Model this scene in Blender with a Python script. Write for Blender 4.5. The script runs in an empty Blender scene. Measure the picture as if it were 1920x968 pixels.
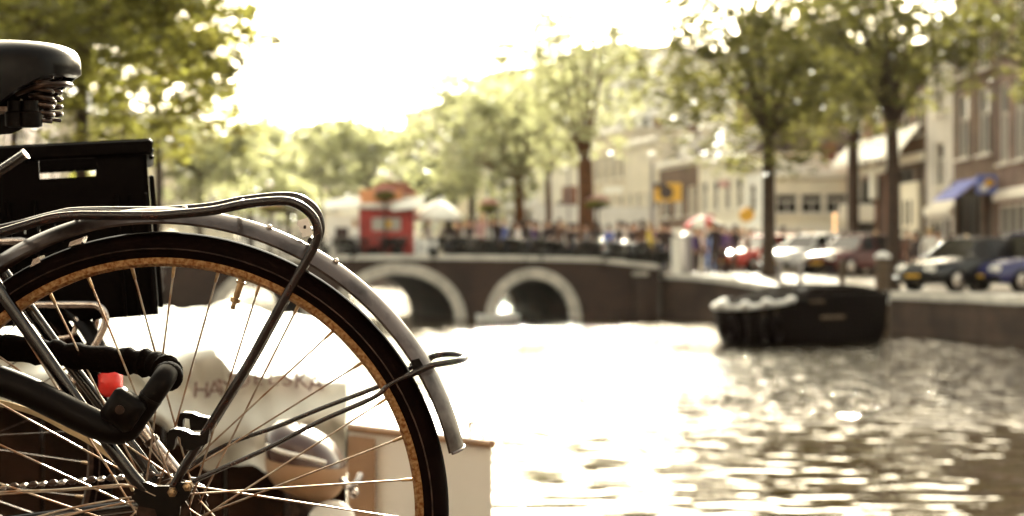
import bpy, math, random
from math import sin, cos, pi, radians as R
from mathutils import Vector, Matrix
rnd = random.Random(7)
SC = bpy.context.scene
COL = SC.collection
# ---------------------------------------------------------------- camera
EYE = 1.75; F = 2667.0; HOR = 500.0
cam = bpy.data.cameras.new('camera'); camo = bpy.data.objects.new('camera', cam); COL.objects.link(camo)
camo.location = (0, 0, EYE); camo.rotation_euler = (R(90), 0, 0)
cam.sensor_width = 36; cam.lens = 50; cam.shift_y = 16 / 1920
cam.clip_start = 0.05; cam.clip_end = 3000
cam.dof.use_dof = True; cam.dof.focus_distance = 1.79; cam.dof.aperture_fstop = 4.6
SC.camera = camo
# ---------------------------------------------------------------- sky and sun
SUN_EL, SUN_AZ = R(24), R(1.5)          # azimuth measured from +Y towards +X
w = bpy.data.worlds.new('World'); SC.world = w; w.use_nodes = True
wn = w.node_tree; bg = wn.nodes['Background']
sky = wn.nodes.new('ShaderNodeTexSky'); sky.sky_type = 'NISHITA'; sky.sun_disc = False
sky.sun_elevation = SUN_EL; sky.sun_rotation = SUN_AZ
sky.air_density = 1.0; sky.dust_density = 5.0; sky.ozone_density = 0.6
tint = wn.nodes.new('ShaderNodeMix'); tint.data_type = 'RGBA'; tint.blend_type = 'MULTIPLY'
tint.inputs[0].default_value = 1.0; tint.inputs[7].default_value = (1.0, 0.92, 0.70, 1)
hs_ = wn.nodes.new('ShaderNodeHueSaturation'); hs_.inputs['Saturation'].default_value = .35
wn.links.new(sky.outputs[0], hs_.inputs['Color']); wn.links.new(hs_.outputs[0], tint.inputs[6]); wn.links.new(tint.outputs[2], bg.inputs[0])
bg.inputs[1].default_value = 0.15
sl = bpy.data.lights.new('sun', 'SUN'); sl.energy = 4.5; sl.angle = R(0.53); sl.color = (1.0, 0.95, 0.78)
so = bpy.data.objects.new('sun', sl); COL.objects.link(so)
sd = Vector((sin(SUN_AZ) * cos(SUN_EL), cos(SUN_AZ) * cos(SUN_EL), sin(SUN_EL)))
so.rotation_euler = sd.to_track_quat('Z', 'Y').to_euler()
so.location = (0, 0, 40)
SC.view_settings.view_transform = 'Standard'; SC.view_settings.look = 'None'
SC.view_settings.exposure = 2.2; SC.view_settings.gamma = 1.0
SC.cycles.max_bounces = 8; SC.cycles.volume_bounces = 1; SC.cycles.transparent_max_bounces = 12
SC.cycles.use_denoising = True; SC.cycles.sample_clamp_indirect = 6
SC.cycles.caustics_reflective = False; SC.cycles.caustics_refractive = False
# ---------------------------------------------------------------- helpers
def P(px, py, Y):
    return Vector(((px - 960) * Y / F, Y, EYE + (HOR - py) * Y / F))
def PG(px, Y, z):
    return Vector(((px - 960) * Y / F, Y, z))
def frame(d):
    d = d.normalized(); a = Vector((0, 0, 1)) if abs(d.z) < .9 else Vector((1, 0, 0))
    u = d.cross(a).normalized(); return u, d.cross(u).normalized()
def smooth_path(pts, n=6, closed=False):
    pts = [Vector(p) for p in pts]; N = len(pts); out = []
    g = (lambda i: pts[i % N]) if closed else (lambda i: pts[max(0, min(N - 1, i))])
    for i in range(N if closed else N - 1):
        a, b, c, d = g(i - 1), g(i), g(i + 1), g(i + 2)
        for k in range(n):
            t = k / n
            out.append(.5 * ((2 * b) + (c - a) * t + (2 * a - 5 * b + 4 * c - d) * t * t + (3 * b - a - 3 * c + d) * t ** 3))
    if not closed: out.append(pts[-1])
    return out
class MB:
    def __init__(s, org=(0, 0, 0)): s.v = []; s.f = []; s.o = Vector(org); s.mi = []; s.m = 0
    def add(s, vs, fs):
        b = len(s.v); s.v += [Vector(v) - s.o for v in vs]; s.f += [[b + i for i in f] for f in fs]; s.mi += [s.m] * len(fs); return s
    def box(s, c, d, rz=0, M=None):
        c = Vector(c); h = Vector(d) / 2; vs = []
        for x in (-1, 1):
            for y in (-1, 1):
                for z in (-1, 1):
                    p = Vector((x * h.x, y * h.y, z * h.z))
                    if rz: p = Matrix.Rotation(rz, 3, 'Z') @ p
                    if M: p = M @ p
                    vs.append(c + p)
        return s.add(vs, [(0, 1, 3, 2), (4, 6, 7, 5), (0, 4, 5, 1), (2, 3, 7, 6), (0, 2, 6, 4), (1, 5, 7, 3)])
    def bbox(s, c, d, b, rz=0, M=None):
        # box with chamfered vertical and horizontal edges (rounded look)
        c = Vector(c); h = Vector(d) / 2; b = min(b, h.x * .95, h.y * .95, h.z * .95); vs = []; fs = []
        rings = []
        for z, ins in ((-h.z, b), (-h.z + b, 0), (h.z - b, 0), (h.z, b)):
            x, y = h.x - ins, h.y - ins; k = b * .6
            ring = [(x - k, -y), (x, -y + k), (x, y - k), (x - k, y), (-x + k, y), (-x, y - k), (-x, -y + k), (-x + k, -y)]
            rings.append(len(vs))
            for q in ring:
                p = Vector((q[0], q[1], z))
                if rz: p = Matrix.Rotation(rz, 3, 'Z') @ p
                if M: p = M @ p
                vs.append(c + p)
        for a in range(3):
            for i in range(8): j = (i + 1) % 8; fs.append((a * 8 + i, a * 8 + j, a * 8 + 8 + j, a * 8 + 8 + i))
        fs.append(tuple(range(7, -1, -1))); fs.append(tuple(range(24, 32)))
        return s.add(vs, fs)
    def tube(s, pts, r, seg=8, closed=False, caps=True, flat=None):
        pts = [Vector(p) for p in pts]; n = len(pts); rr = r if isinstance(r, (list, tuple)) else [r] * n
        T = []
        for i in range(n):
            a = pts[(i - 1) % n] if (closed or i > 0) else pts[i]; b = pts[(i + 1) % n] if (closed or i < n - 1) else pts[i]
            t = b - a; T.append(t.normalized() if t.length > 1e-9 else Vector((0, 0, 1)))
        u, v = frame(T[0]) if flat is None else (None, None)
        vs = []; fs = []
        for i in range(n):
            if flat is not None:
                u = Vector(flat); u = (u - T[i] * u.dot(T[i])).normalized(); v = T[i].cross(u)
            elif i:
                u = (u - T[i] * u.dot(T[i])).normalized(); v = T[i].cross(u)
            for k in range(seg):
                a = 2 * pi * k / seg
                vs.append(pts[i] + (u * cos(a) + v * sin(a)) * rr[i])
        m = n if closed else n - 1
        for i in range(m):
            for k in range(seg):
                j = (i + 1) % n; l = (k + 1) % seg
                fs.append((i * seg + k, i * seg + l, j * seg + l, j * seg + k))
        if caps and not closed: fs.append(tuple(range(seg - 1, -1, -1))); fs.append(tuple(range((n - 1) * seg, n * seg)))
        return s.add(vs, fs)
    def cyl(s, a, b, r, seg=12, r2=None): return s.tube([a, b], [r, r if r2 is None else r2], seg)
    def ball(s, c, r, seg=10, rings=6, sc=(1, 1, 1)):
        c = Vector(c); vs = []; fs = []
        for i in range(rings + 1):
            t = pi * i / rings
            for k in range(seg):
                a = 2 * pi * k / seg; vs.append(c + Vector((sin(t) * cos(a) * r * sc[0], sin(t) * sin(a) * r * sc[1], cos(t) * r * sc[2])))
        for i in range(rings):
            for k in range(seg): l = (k + 1) % seg; fs.append((i * seg + k, (i + 1) * seg + k, (i + 1) * seg + l, i * seg + l))
        return s.add(vs, fs)
    def lathe(s, prof, c=(0, 0, 0), axis='Y', a0=0, a1=2 * pi, n=96, closedprof=True):
        # prof: (radius, along axis)
        c = Vector(c); full = abs(a1 - a0 - 2 * pi) < 1e-6; cols = n if full else n + 1; m = len(prof); vs = []; fs = []
        for i in range(cols):
            a = a0 + (a1 - a0) * i / n
            for r, h in prof:
                p = Vector((r * cos(a), h, r * sin(a))) if axis == 'Y' else (Vector((r * cos(a), r * sin(a), h)) if axis == 'Z' else Vector((h, r * cos(a), r * sin(a))))
                vs.append(c + p)
        for i in range(n):
            j = (i + 1) % cols
            for k in range(m if closedprof else m - 1):
                l = (k + 1) % m; fs.append((i * m + k, i * m + l, j * m + l, j * m + k))
        if not full and closedprof: fs.append(tuple(range(m))); fs.append(tuple(range(n * m + m - 1, n * m - 1, -1)))
        return s.add(vs, fs)
    def prism(s, poly, t, M=None, o=(0, 0, 0)):
        # poly in local x,z; thickness t along y
        n = len(poly); o = Vector(o); vs = []
        for y in (0, t):
            for x, z in poly:
                p = Vector((x, y, z)); p = M @ p if M else p; vs.append(p + o)
        fs = [tuple(range(n)), tuple(range(2 * n - 1, n - 1, -1))] + [(i, i + n, (i + 1) % n + n, (i + 1) % n) for i in range(n)]
        return s.add(vs, fs)
    def holed(s, W, H, holes, t, o=(0, 0, 0), M=None, z0=0):
        # wall W x H in x,z with rectangular holes (x0,z0,x1,z1), thickness t in y
        xs = sorted({0, W} | {h[0] for h in holes} | {h[2] for h in holes}); zs = sorted({z0, H} | {h[1] for h in holes} | {h[3] for h in holes})
        nx, nz = len(xs), len(zs); o = Vector(o); vs = []; fs = []
        for y in (0, t):
            for z in zs:
                for x in xs: p = Vector((x, y, z)); p = M @ p if M else p; vs.append(p + o)
        solid = {}
        for i in range(nx - 1):
            for j in range(nz - 1):
                cx, cz = (xs[i] + xs[i + 1]) / 2, (zs[j] + zs[j + 1]) / 2
                solid[i, j] = not any(h[0] < cx < h[2] and h[1] < cz < h[3] for h in holes)
        id_ = lambda i, j, y: y * nx * nz + j * nx + i
        for (i, j), ok in solid.items():
            if not ok: continue
            fs.append((id_(i, j, 0), id_(i + 1, j, 0), id_(i + 1, j + 1, 0), id_(i, j + 1, 0)))
            fs.append((id_(i, j, 1), id_(i, j + 1, 1), id_(i + 1, j + 1, 1), id_(i + 1, j, 1)))
            if not solid.get((i - 1, j), False): fs.append((id_(i, j, 0), id_(i, j + 1, 0), id_(i, j + 1, 1), id_(i, j, 1)))
            if not solid.get((i + 1, j), False): fs.append((id_(i + 1, j, 0), id_(i + 1, j, 1), id_(i + 1, j + 1, 1), id_(i + 1, j + 1, 0)))
            if not solid.get((i, j - 1), False): fs.append((id_(i, j, 0), id_(i, j, 1), id_(i + 1, j, 1), id_(i + 1, j, 0)))
            if not solid.get((i, j + 1), False): fs.append((id_(i, j + 1, 0), id_(i + 1, j + 1, 0), id_(i + 1, j + 1, 1), id_(i, j + 1, 1)))
        return s.add(vs, fs)
    def mesh(s, name, mats, smooth=False):
        used = sorted({i for f in s.f for i in f}); mp = {u: i for i, u in enumerate(used)}
        me = bpy.data.meshes.new(name); me.from_pydata([tuple(s.v[i]) for i in used], [], [[mp[i] for i in f] for f in s.f])
        for m in (mats if isinstance(mats, (list, tuple)) else [mats]): me.materials.append(m)
        if any(s.mi): me.polygons.foreach_set('material_index', s.mi)
        if smooth:
            me.shade_smooth() if smooth is True else me.shade_smooth()
            if smooth is not True:
                me.set_sharp_from_angle(angle=R(smooth))
        me.validate(); me.update(); return me
    def build(s, name, mats, parent=None, smooth=35, loc=None):
        o = bpy.data.objects.new(name, s.mesh(name, mats, smooth)); COL.objects.link(o)
        if parent: o.parent = parent
        if loc is not None: o.location = loc
        elif not parent and s.o.length: o.location = s.o
        return o
def tag(o, label=None, cat=None, group=None, kind=None):
    for k, v in (('label', label), ('category', cat), ('group', group), ('kind', kind)):
        if v: o[k] = v
    return o
def empty(name, loc, label, cat, group=None, rz=0, rot=None):
    o = bpy.data.objects.new(name, None); COL.objects.link(o); o.location = loc
    o.rotation_euler = rot if rot else (0, 0, rz); o.empty_display_size = .1
    return tag(o, label, cat, group)
def inst(name, me, parent, loc=(0, 0, 0), rz=0, rot=None, scale=None, label=None):
    o = bpy.data.objects.new(name, me); COL.objects.link(o); o.parent = parent; o.location = loc
    o.rotation_euler = rot if rot else (0, 0, rz)
    if scale: o.scale = scale
    if label: o['label'] = label
    return o
def copy_tree(o, parent=None):
    c = o.copy(); COL.objects.link(c)
    if parent: c.parent = parent
    for ch in list(o.children): copy_tree(ch, c)
    return c
# ---------------------------------------------------------------- materials
def mat(name, col, rough=.6, metal=0, spec=.5, var=0, vscale=8, col2=None, bump=0, bscale=40, coat=0, obj=True, trans=0, emit=None, es=0, ramp=(.4, .6), detail=4, sheen=0):
    m = bpy.data.materials.new(name); m.use_nodes = True; nt = m.node_tree; b = nt.nodes['Principled BSDF']
    b.inputs['Base Color'].default_value = (*col, 1); b.inputs['Roughness'].default_value = rough; b.inputs['Metallic'].default_value = metal
    b.inputs['Specular IOR Level'].default_value = spec; b.inputs['Coat Weight'].default_value = coat
    if trans: b.inputs['Transmission Weight'].default_value = trans
    if emit: b.inputs['Emission Color'].default_value = (*emit, 1); b.inputs['Emission Strength'].default_value = es
    tc = nt.nodes.new('ShaderNodeTexCoord')
    c2 = col2 or tuple(c * (1 - var) for c in col)
    if var or col2:
        n = nt.nodes.new('ShaderNodeTexNoise'); n.inputs['Scale'].default_value = vscale; n.inputs['Detail'].default_value = detail
        nt.links.new(tc.outputs['Object'], n.inputs['Vector'])
        r = nt.nodes.new('ShaderNodeValToRGB'); r.color_ramp.elements[0].position = ramp[0]; r.color_ramp.elements[1].position = ramp[1]
        r.color_ramp.elements[0].color = (*c2, 1); r.color_ramp.elements[1].color = (*col, 1)
        nt.links.new(n.outputs[0], r.inputs[0]); nt.links.new(r.outputs[0], b.inputs['Base Color'])
        m['ramp'] = 1
    if bump:
        n2 = nt.nodes.new('ShaderNodeTexNoise'); n2.inputs['Scale'].default_value = bscale; n2.inputs['Detail'].default_value = 5
        nt.links.new(tc.outputs['Object'], n2.inputs['Vector'])
        bp = nt.nodes.new('ShaderNodeBump'); bp.inputs['Strength'].default_value = bump; bp.inputs['Distance'].default_value = .1 / bscale * 4
        nt.links.new(n2.outputs[0], bp.inputs['Height']); nt.links.new(bp.outputs[0], b.inputs['Normal'])
    return m
def brickmat(name, c1, c2, mortar, sw=.22, sh=.065):
    m = bpy.data.materials.new(name); m.use_nodes = True; nt = m.node_tree; b = nt.nodes['Principled BSDF']
    tc = nt.nodes.new('ShaderNodeTexCoord'); mp = nt.nodes.new('ShaderNodeMapping'); mp.inputs['Rotation'].default_value = (R(90), 0, 0)
    t = nt.nodes.new('ShaderNodeTexBrick'); t.inputs['Scale'].default_value = 1; t.inputs['Brick Width'].default_value = sw; t.inputs['Row Height'].default_value = sh
    t.inputs['Mortar Size'].default_value = .006; t.inputs['Color1'].default_value = (*c1, 1); t.inputs['Color2'].default_value = (*c2, 1); t.inputs['Mortar'].default_value = (*mortar, 1)
    n = nt.nodes.new('ShaderNodeTexNoise'); n.inputs['Scale'].default_value = .8; n.inputs['Detail'].default_value = 5
    mx = nt.nodes.new('ShaderNodeMix'); mx.data_type = 'RGBA'; mx.blend_type = 'MULTIPLY'; mx.inputs[0].default_value = .7
    nt.links.new(tc.outputs['Object'], mp.inputs[0]); nt.links.new(mp.outputs[0], t.inputs[0]); nt.links.new(tc.outputs['Object'], n.inputs['Vector'])
    nt.links.new(t.outputs[0], mx.inputs[6]); rp = nt.nodes.new('ShaderNodeValToRGB'); rp.color_ramp.elements[0].position = .38; rp.color_ramp.elements[1].position = .62; rp.color_ramp.elements[0].color = (.35, .30, .26, 1); rp.color_ramp.elements[1].color = (1.1, 1.05, 1, 1); nt.links.new(n.outputs[0], rp.inputs[0]); nt.links.new(rp.outputs[0], mx.inputs[7]); nt.links.new(mx.outputs[2], b.inputs['Base Color'])
    b.inputs['Roughness'].default_value = .85
    return m
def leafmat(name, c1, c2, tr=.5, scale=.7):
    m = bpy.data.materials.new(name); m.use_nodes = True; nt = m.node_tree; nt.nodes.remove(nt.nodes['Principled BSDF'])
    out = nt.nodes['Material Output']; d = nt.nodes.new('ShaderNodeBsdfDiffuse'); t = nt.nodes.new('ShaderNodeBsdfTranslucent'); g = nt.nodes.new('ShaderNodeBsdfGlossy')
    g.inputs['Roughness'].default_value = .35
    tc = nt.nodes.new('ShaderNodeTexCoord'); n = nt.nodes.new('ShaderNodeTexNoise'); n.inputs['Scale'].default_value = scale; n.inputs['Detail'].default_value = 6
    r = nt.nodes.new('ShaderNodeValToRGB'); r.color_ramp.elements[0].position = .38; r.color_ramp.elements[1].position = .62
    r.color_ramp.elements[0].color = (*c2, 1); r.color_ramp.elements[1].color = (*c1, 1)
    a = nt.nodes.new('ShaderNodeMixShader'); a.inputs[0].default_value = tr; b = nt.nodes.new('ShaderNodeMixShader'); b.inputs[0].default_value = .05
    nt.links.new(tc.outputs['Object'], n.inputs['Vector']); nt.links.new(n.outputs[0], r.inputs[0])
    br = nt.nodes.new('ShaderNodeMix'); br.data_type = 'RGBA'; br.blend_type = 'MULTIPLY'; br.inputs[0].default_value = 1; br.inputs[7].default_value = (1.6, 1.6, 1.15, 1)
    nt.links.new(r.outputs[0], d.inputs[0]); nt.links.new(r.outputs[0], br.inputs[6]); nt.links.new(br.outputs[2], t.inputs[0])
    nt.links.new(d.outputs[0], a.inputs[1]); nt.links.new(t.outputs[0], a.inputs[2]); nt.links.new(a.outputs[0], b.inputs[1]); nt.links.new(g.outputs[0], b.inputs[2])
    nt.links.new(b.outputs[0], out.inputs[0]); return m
M = {}
M['black'] = mat('black_paint', (.004, .002, .001), .4, spec=.15, coat=.03, var=.3, vscale=60)
M['carrier'] = mat('dark_brown_enamel', (.007, .0022, .0015), .26, spec=.35, coat=.05, col2=(.024, .007, .004), vscale=55, ramp=(.36, .48))
M['tyre'] = mat('tyre_rubber', (.005, .002, .0016), .85, spec=.04, var=.4, vscale=30, bump=.15, bscale=300)
M['rust'] = mat('rusty_chrome_rim', (.38, .23, .10), .42, metal=.75, col2=(.16, .055, .015), vscale=210, ramp=(.36, .64), bump=.3, bscale=600, detail=9)
M['fender'] = mat('worn_grey_fender_enamel', (.075, .056, .050), .33, metal=.6, col2=(.018, .009, .006), vscale=22, ramp=(.38, .56), bump=.08, bscale=160, coat=.35)
M['chrome'] = mat('dull_chrome', (.5, .45, .42), .22, metal=1, col2=(.22, .13, .09), vscale=80, ramp=(.3, .45))
M['spoke'] = mat('spoke_steel', (.30, .26, .21), .35, metal=.8, col2=(.2, .1, .05), vscale=50, ramp=(.35, .6))
M['darksteel'] = mat('dark_steel', (.06, .035, .025), .38, metal=.7, var=.6, vscale=60)
M['frame'] = mat('frame_enamel', (.005, .002, .0015), .14, spec=.4, coat=.35, var=.3, vscale=40)
M['sleeve'] = mat('black_fabric_sleeve', (.003, .0015, .001), .95, spec=.03, bump=.8, bscale=260)
M['plastic'] = mat('black_plastic', (.003, .0015, .001), .45, spec=.07)
M['crate'] = mat('black_crate_plastic', (.002, .001, .0008), .5, spec=.03, bump=.05, bscale=90)
M['saddle'] = mat('black_saddle_vinyl', (.003, .002, .002), .30, spec=.12, bump=.12, bscale=350)
M['cream'] = mat('cream_enamel', (.62, .48, .28), .5, var=.25, vscale=20)
M['redlens'] = mat('red_lens', (.75, .02, .015), .25, spec=.6, bump=.6, bscale=260)
M['brass'] = mat('brass', (.36, .24, .13), .35, metal=.9, var=.4, vscale=90)
M['plate'] = mat('white_bracket_enamel', (.85, .83, .80), .4, spec=.5)
M['tarp'] = mat('white_tarpaulin', (.56, .56, .51), .6, spec=.2, var=.15, vscale=1.5, bump=.12, bscale=5)
M['hull'] = mat('white_hull_paint', (.86, .84, .78), .5, spec=.3, var=.08, vscale=3)
M['tan'] = mat('tan_panel', (.42, .26, .15), .5, var=.3, vscale=5)
M['ink'] = mat('print_ink', (.12, .06, .06), .8, col2=(.35, .25, .22), vscale=60, ramp=(.35, .5))
M['cowl'] = mat('brown_cowl', (.05, .018, .012), .3, coat=.5)
M['wood'] = mat('weathered_wood', (.12, .075, .04), .8, var=.5, vscale=6)
M['wood_shade'] = mat('shaded_brown_boards', (.03, .014, .008), .7, spec=.1, var=.5, vscale=9)  # near-black brown, standing in for the shade under the boat cover
M['stone'] = mat('pale_voussoir_stone', (.62, .56, .47), .8, var=.3, vscale=2, bump=.2, bscale=8)
M['coping'] = mat('coping_stone', (.72, .67, .58), .7, var=.2, vscale=2, bump=.1, bscale=10)
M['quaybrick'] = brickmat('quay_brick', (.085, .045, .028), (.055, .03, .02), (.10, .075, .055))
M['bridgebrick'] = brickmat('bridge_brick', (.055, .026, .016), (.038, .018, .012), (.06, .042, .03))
M['klinker'] = mat('dark_quay_clinkers', (.07, .045, .03), .85, var=.4, vscale=3, bump=.2, bscale=9)
M['paving'] = mat('street_paving', (.34, .29, .23), .75, var=.25, vscale=1.2, bump=.2, bscale=9)
M['land'] = mat('ground_soil_paving', (.24, .20, .15), .9, var=.3, vscale=.2)
M['iron'] = mat('dark_iron', (.015, .010, .009), .45, spec=.4)
M['greypost'] = mat('grey_metal_post', (.30, .28, .28), .5, metal=.3)
M['globe'] = mat('white_glass_globe', (.9, .88, .8), .15, spec=.6)
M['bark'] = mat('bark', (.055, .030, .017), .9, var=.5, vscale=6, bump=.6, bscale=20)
M['barkred'] = mat('reddish_brown_bark', (.13, .05, .015), .9, var=.5, vscale=6, bump=.6, bscale=20)  # redder, stronger brown than the plain bark
M['glass'] = mat('dark_window_glass', (.014, .011, .010), .15, spec=.2)
M['wframe'] = mat('white_window_paint', (.78, .74, .66), .5)
M['winter'] = mat('pale_window_blind', (.42, .40, .34), .4, spec=.6)
M['lblack'] = mat('black_letters', (.03, .02, .02), .6)
def paint(name, c): return mat(name, c, .25, spec=.4, coat=.25)
M['c_red'] = paint('red_car_paint', (.42, .03, .015)); M['c_dred'] = paint('dark_red_car_paint', (.09, .008, .006)); M['c_grey'] = paint('silver_grey_car_paint', (.62, .62, .62))
M['c_black'] = paint('black_car_paint', (.008, .007, .008)); M['c_blue'] = paint('dark_blue_car_paint', (.035, .035, .12))
M['kred'] = mat('red_kiosk_paint', (.36, .016, .009), .45, var=.3, vscale=3); M['orange'] = mat('orange_sign_paint', (.70, .30, .12), .5, var=.15, vscale=3)
M['canvas'] = mat('white_canvas', (.86, .83, .74), .7); M['blueaw'] = mat('blue_awning_canvas', (.05, .08, .40), .8)
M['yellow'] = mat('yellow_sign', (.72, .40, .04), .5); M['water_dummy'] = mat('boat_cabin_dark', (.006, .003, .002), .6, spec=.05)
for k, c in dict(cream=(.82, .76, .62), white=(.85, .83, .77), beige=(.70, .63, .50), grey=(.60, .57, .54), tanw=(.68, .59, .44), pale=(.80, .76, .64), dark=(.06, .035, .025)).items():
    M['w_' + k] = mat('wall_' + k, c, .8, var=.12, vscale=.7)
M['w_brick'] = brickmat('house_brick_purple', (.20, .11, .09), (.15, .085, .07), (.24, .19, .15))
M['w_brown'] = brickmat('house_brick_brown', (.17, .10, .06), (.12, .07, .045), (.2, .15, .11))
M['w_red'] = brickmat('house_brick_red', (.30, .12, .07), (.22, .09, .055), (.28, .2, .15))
M['roof'] = mat('dark_roof_tiles', (.08, .055, .05), .7, var=.4, vscale=2)
M['roofred'] = mat('red_roof_tiles', (.28, .10, .06), .8, var=.4, vscale=2)
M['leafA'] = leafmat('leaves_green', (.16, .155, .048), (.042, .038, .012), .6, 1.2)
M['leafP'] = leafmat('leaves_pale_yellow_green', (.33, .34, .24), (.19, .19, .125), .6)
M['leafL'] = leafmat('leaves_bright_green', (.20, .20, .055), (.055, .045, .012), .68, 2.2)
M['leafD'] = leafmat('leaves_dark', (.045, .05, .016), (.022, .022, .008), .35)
for k, c in dict(p_dark=(.03, .015, .015), p_blue=(.12, .16, .45), p_white=(.75, .72, .66), p_red=(.50, .03, .03), p_yellow=(.68, .50, .06), p_brown=(.14, .07, .045), p_grey=(.20, .18, .18), p_purple=(.12, .06, .20), p_lblue=(.30, .45, .85), p_pink=(.6, .35, .32), p_jeans=(.07, .08, .14), p_skin=(.55, .33, .22), p_hair=(.04, .02, .012), p_blond=(.45, .32, .15)).items():
    M[k] = mat('cloth_' + k[2:] if k not in ('p_skin', 'p_hair', 'p_blond') else k[2:], c, .85)
# ================================================================ SETTING
def ss(a, b, x):
    t = max(0, min(1, (x - a) / (b - a))); return t * t * (3 - 2 * t)
def zs(X, Y): return 1.07 + .42 * ss(41, 49, Y) * (1 - ss(9, 22, X)) * (1 - ss(58, 70, Y))
def wmat():
    m = bpy.data.materials.new('canal_water'); m.use_nodes = True; nt = m.node_tree; b = nt.nodes['Principled BSDF']
    b.inputs['Base Color'].default_value = (.022, .014, .006, 1); b.inputs['Roughness'].default_value = .035; b.inputs['IOR'].default_value = 1.33
    tc = nt.nodes.new('ShaderNodeTexCoord')
    def noise(sc, det, rx=1, ry=1, dist=0):
        mp = nt.nodes.new('ShaderNodeMapping'); mp.inputs['Scale'].default_value = (rx, ry, 1)
        n = nt.nodes.new('ShaderNodeTexNoise'); n.inputs['Scale'].default_value = sc; n.inputs['Detail'].default_value = det; n.inputs['Distortion'].default_value = dist
        nt.links.new(tc.outputs['Object'], mp.inputs[0]); nt.links.new(mp.outputs[0], n.inputs[0]); return n
    def math_(op, a, b_, c=None):
        q = nt.nodes.new('ShaderNodeMath'); q.operation = op
        for i, x in enumerate((a, b_, c)):
            if x is None: continue
            if isinstance(x, (int, float)): q.inputs[i].default_value = x
            else: nt.links.new(x, q.inputs[i])
        return q.outputs[0]
    a = noise(1.1, 3, .8, 1.2, .4); c = noise(5.0, 3, .9, 1.2, .3); d = noise(.045, 2, .6, 1.5)
    e = noise(2.6, 1, .7, 1.3, 0); pk = math_('POWER', e.outputs[0], 6.0)
    h = math_('ADD', math_('ADD', math_('MULTIPLY', a.outputs[0], WAVE[0]), math_('MULTIPLY', c.outputs[0], WAVE[1])), math_('MULTIPLY', pk, WAVE[5]))
    # wind-ruffled reach across the middle of the canal, calmer water by the near bank
    sep = nt.nodes.new('ShaderNodeSeparateXYZ'); nt.links.new(tc.outputs['Object'], sep.inputs[0])
    mr = nt.nodes.new('ShaderNodeMapRange'); mr.interpolation_type = 'SMOOTHSTEP'
    mr.inputs[1].default_value = 16.5; mr.inputs[2].default_value = 22; mr.inputs[3].default_value = WAVE[2]; mr.inputs[4].default_value = WAVE[4]
    nt.links.new(math_('ADD', sep.outputs[1], math_('MULTIPLY', d.outputs[0], 6)), mr.inputs[0])
    mr2 = nt.nodes.new('ShaderNodeMapRange'); mr2.interpolation_type = 'SMOOTHSTEP'
    mr2.inputs[1].default_value = 33.5; mr2.inputs[2].default_value = 37; mr2.inputs[3].default_value = 1; mr2.inputs[4].default_value = WAVE[3]
    nt.links.new(math_('ADD', sep.outputs[1], math_('MULTIPLY', d.outputs[0], 5)), mr2.inputs[0])
    bp = nt.nodes.new('ShaderNodeBump'); bp.inputs['Distance'].default_value = 1
    nt.links.new(math_('MULTIPLY', mr.outputs[0], mr2.outputs[0]), bp.inputs['Strength'])
    nt.links.new(h, bp.inputs['Height']); nt.links.new(bp.outputs[0], b.inputs['Normal'])
    return m
WAVE = (.15, .060, .12, .38, .50, 3.4)
M['water'] = wmat()
b = MB(); b.add([(-400, -5, 0), (400, -5, 0), (400, 900, 0), (-400, 900, 0)], [(0, 1, 2, 3)])
tag(b.build('canal_water', M['water'], smooth=False), kind='structure')
b = MB(); b.add([(-1500, -300, -1.2), (1500, -300, -1.2), (1500, 2500, -1.2), (-1500, 2500, -1.2)], [(0, 1, 2, 3)])
tag(b.build('ground', M['land'], smooth=False), kind='structure')
def dens(pl, step):
    out = []
    for (x0, y0), (x1, y1) in zip(pl, pl[1:]):
        n = max(1, int(math.hypot(x1 - x0, y1 - y0) / step))
        out += [(x0 + (x1 - x0) * k / n, y0 + (y1 - y0) * k / n) for k in range(n)]
    return out + [pl[-1]]
RQ = [tuple(v)[:2] for v in smooth_path([(20, 4, 0), (14.6, 16, 0), (12.4, 25, 0), (11.25, 31.5, 0), (10.07, 37.3, 0), (8.3, 42.6, 0), (6.65, 46.7, 0), (5.2, 49.6, 0)], 4)]
RQ2 = [(5.2, 49.6), (5.0, 57), (2.5, 75), (-4, 100), (-16, 135), (-40, 180)]
LQ = [(60, 1.0), (0, 2.75), (-2.7, 3.1), (-3.4, 6), (-5.6, 14), (-8, 28), (-10, 40), (-11.4, 48), (-13, 60), (-19, 85), (-28, 110), (-46, 150), (-80, 200)]
# right bank street
rows = dens(RQ, 1.2) + dens(RQ2, 4)[1:]
offs = (0, .8, 2.5, 5, 8, 12, 17, 30, 80, 500); vs = []; fs = []
for i, (x, y) in enumerate(rows):
    for o in offs: vs.append((x + o, y + o * .35 * (0 if i < 1 else 1) * min(1, y / 50), zs(x + o, y + o * .35)))
for i in range(len(rows) - 1):
    for k in range(len(offs) - 1): a = i * len(offs) + k; fs.append((a, a + 1, a + 1 + len(offs), a + len(offs)))
b = MB(); b.add(vs, fs); tag(b.build('street', M['paving'], smooth=True), kind='structure')
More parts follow.
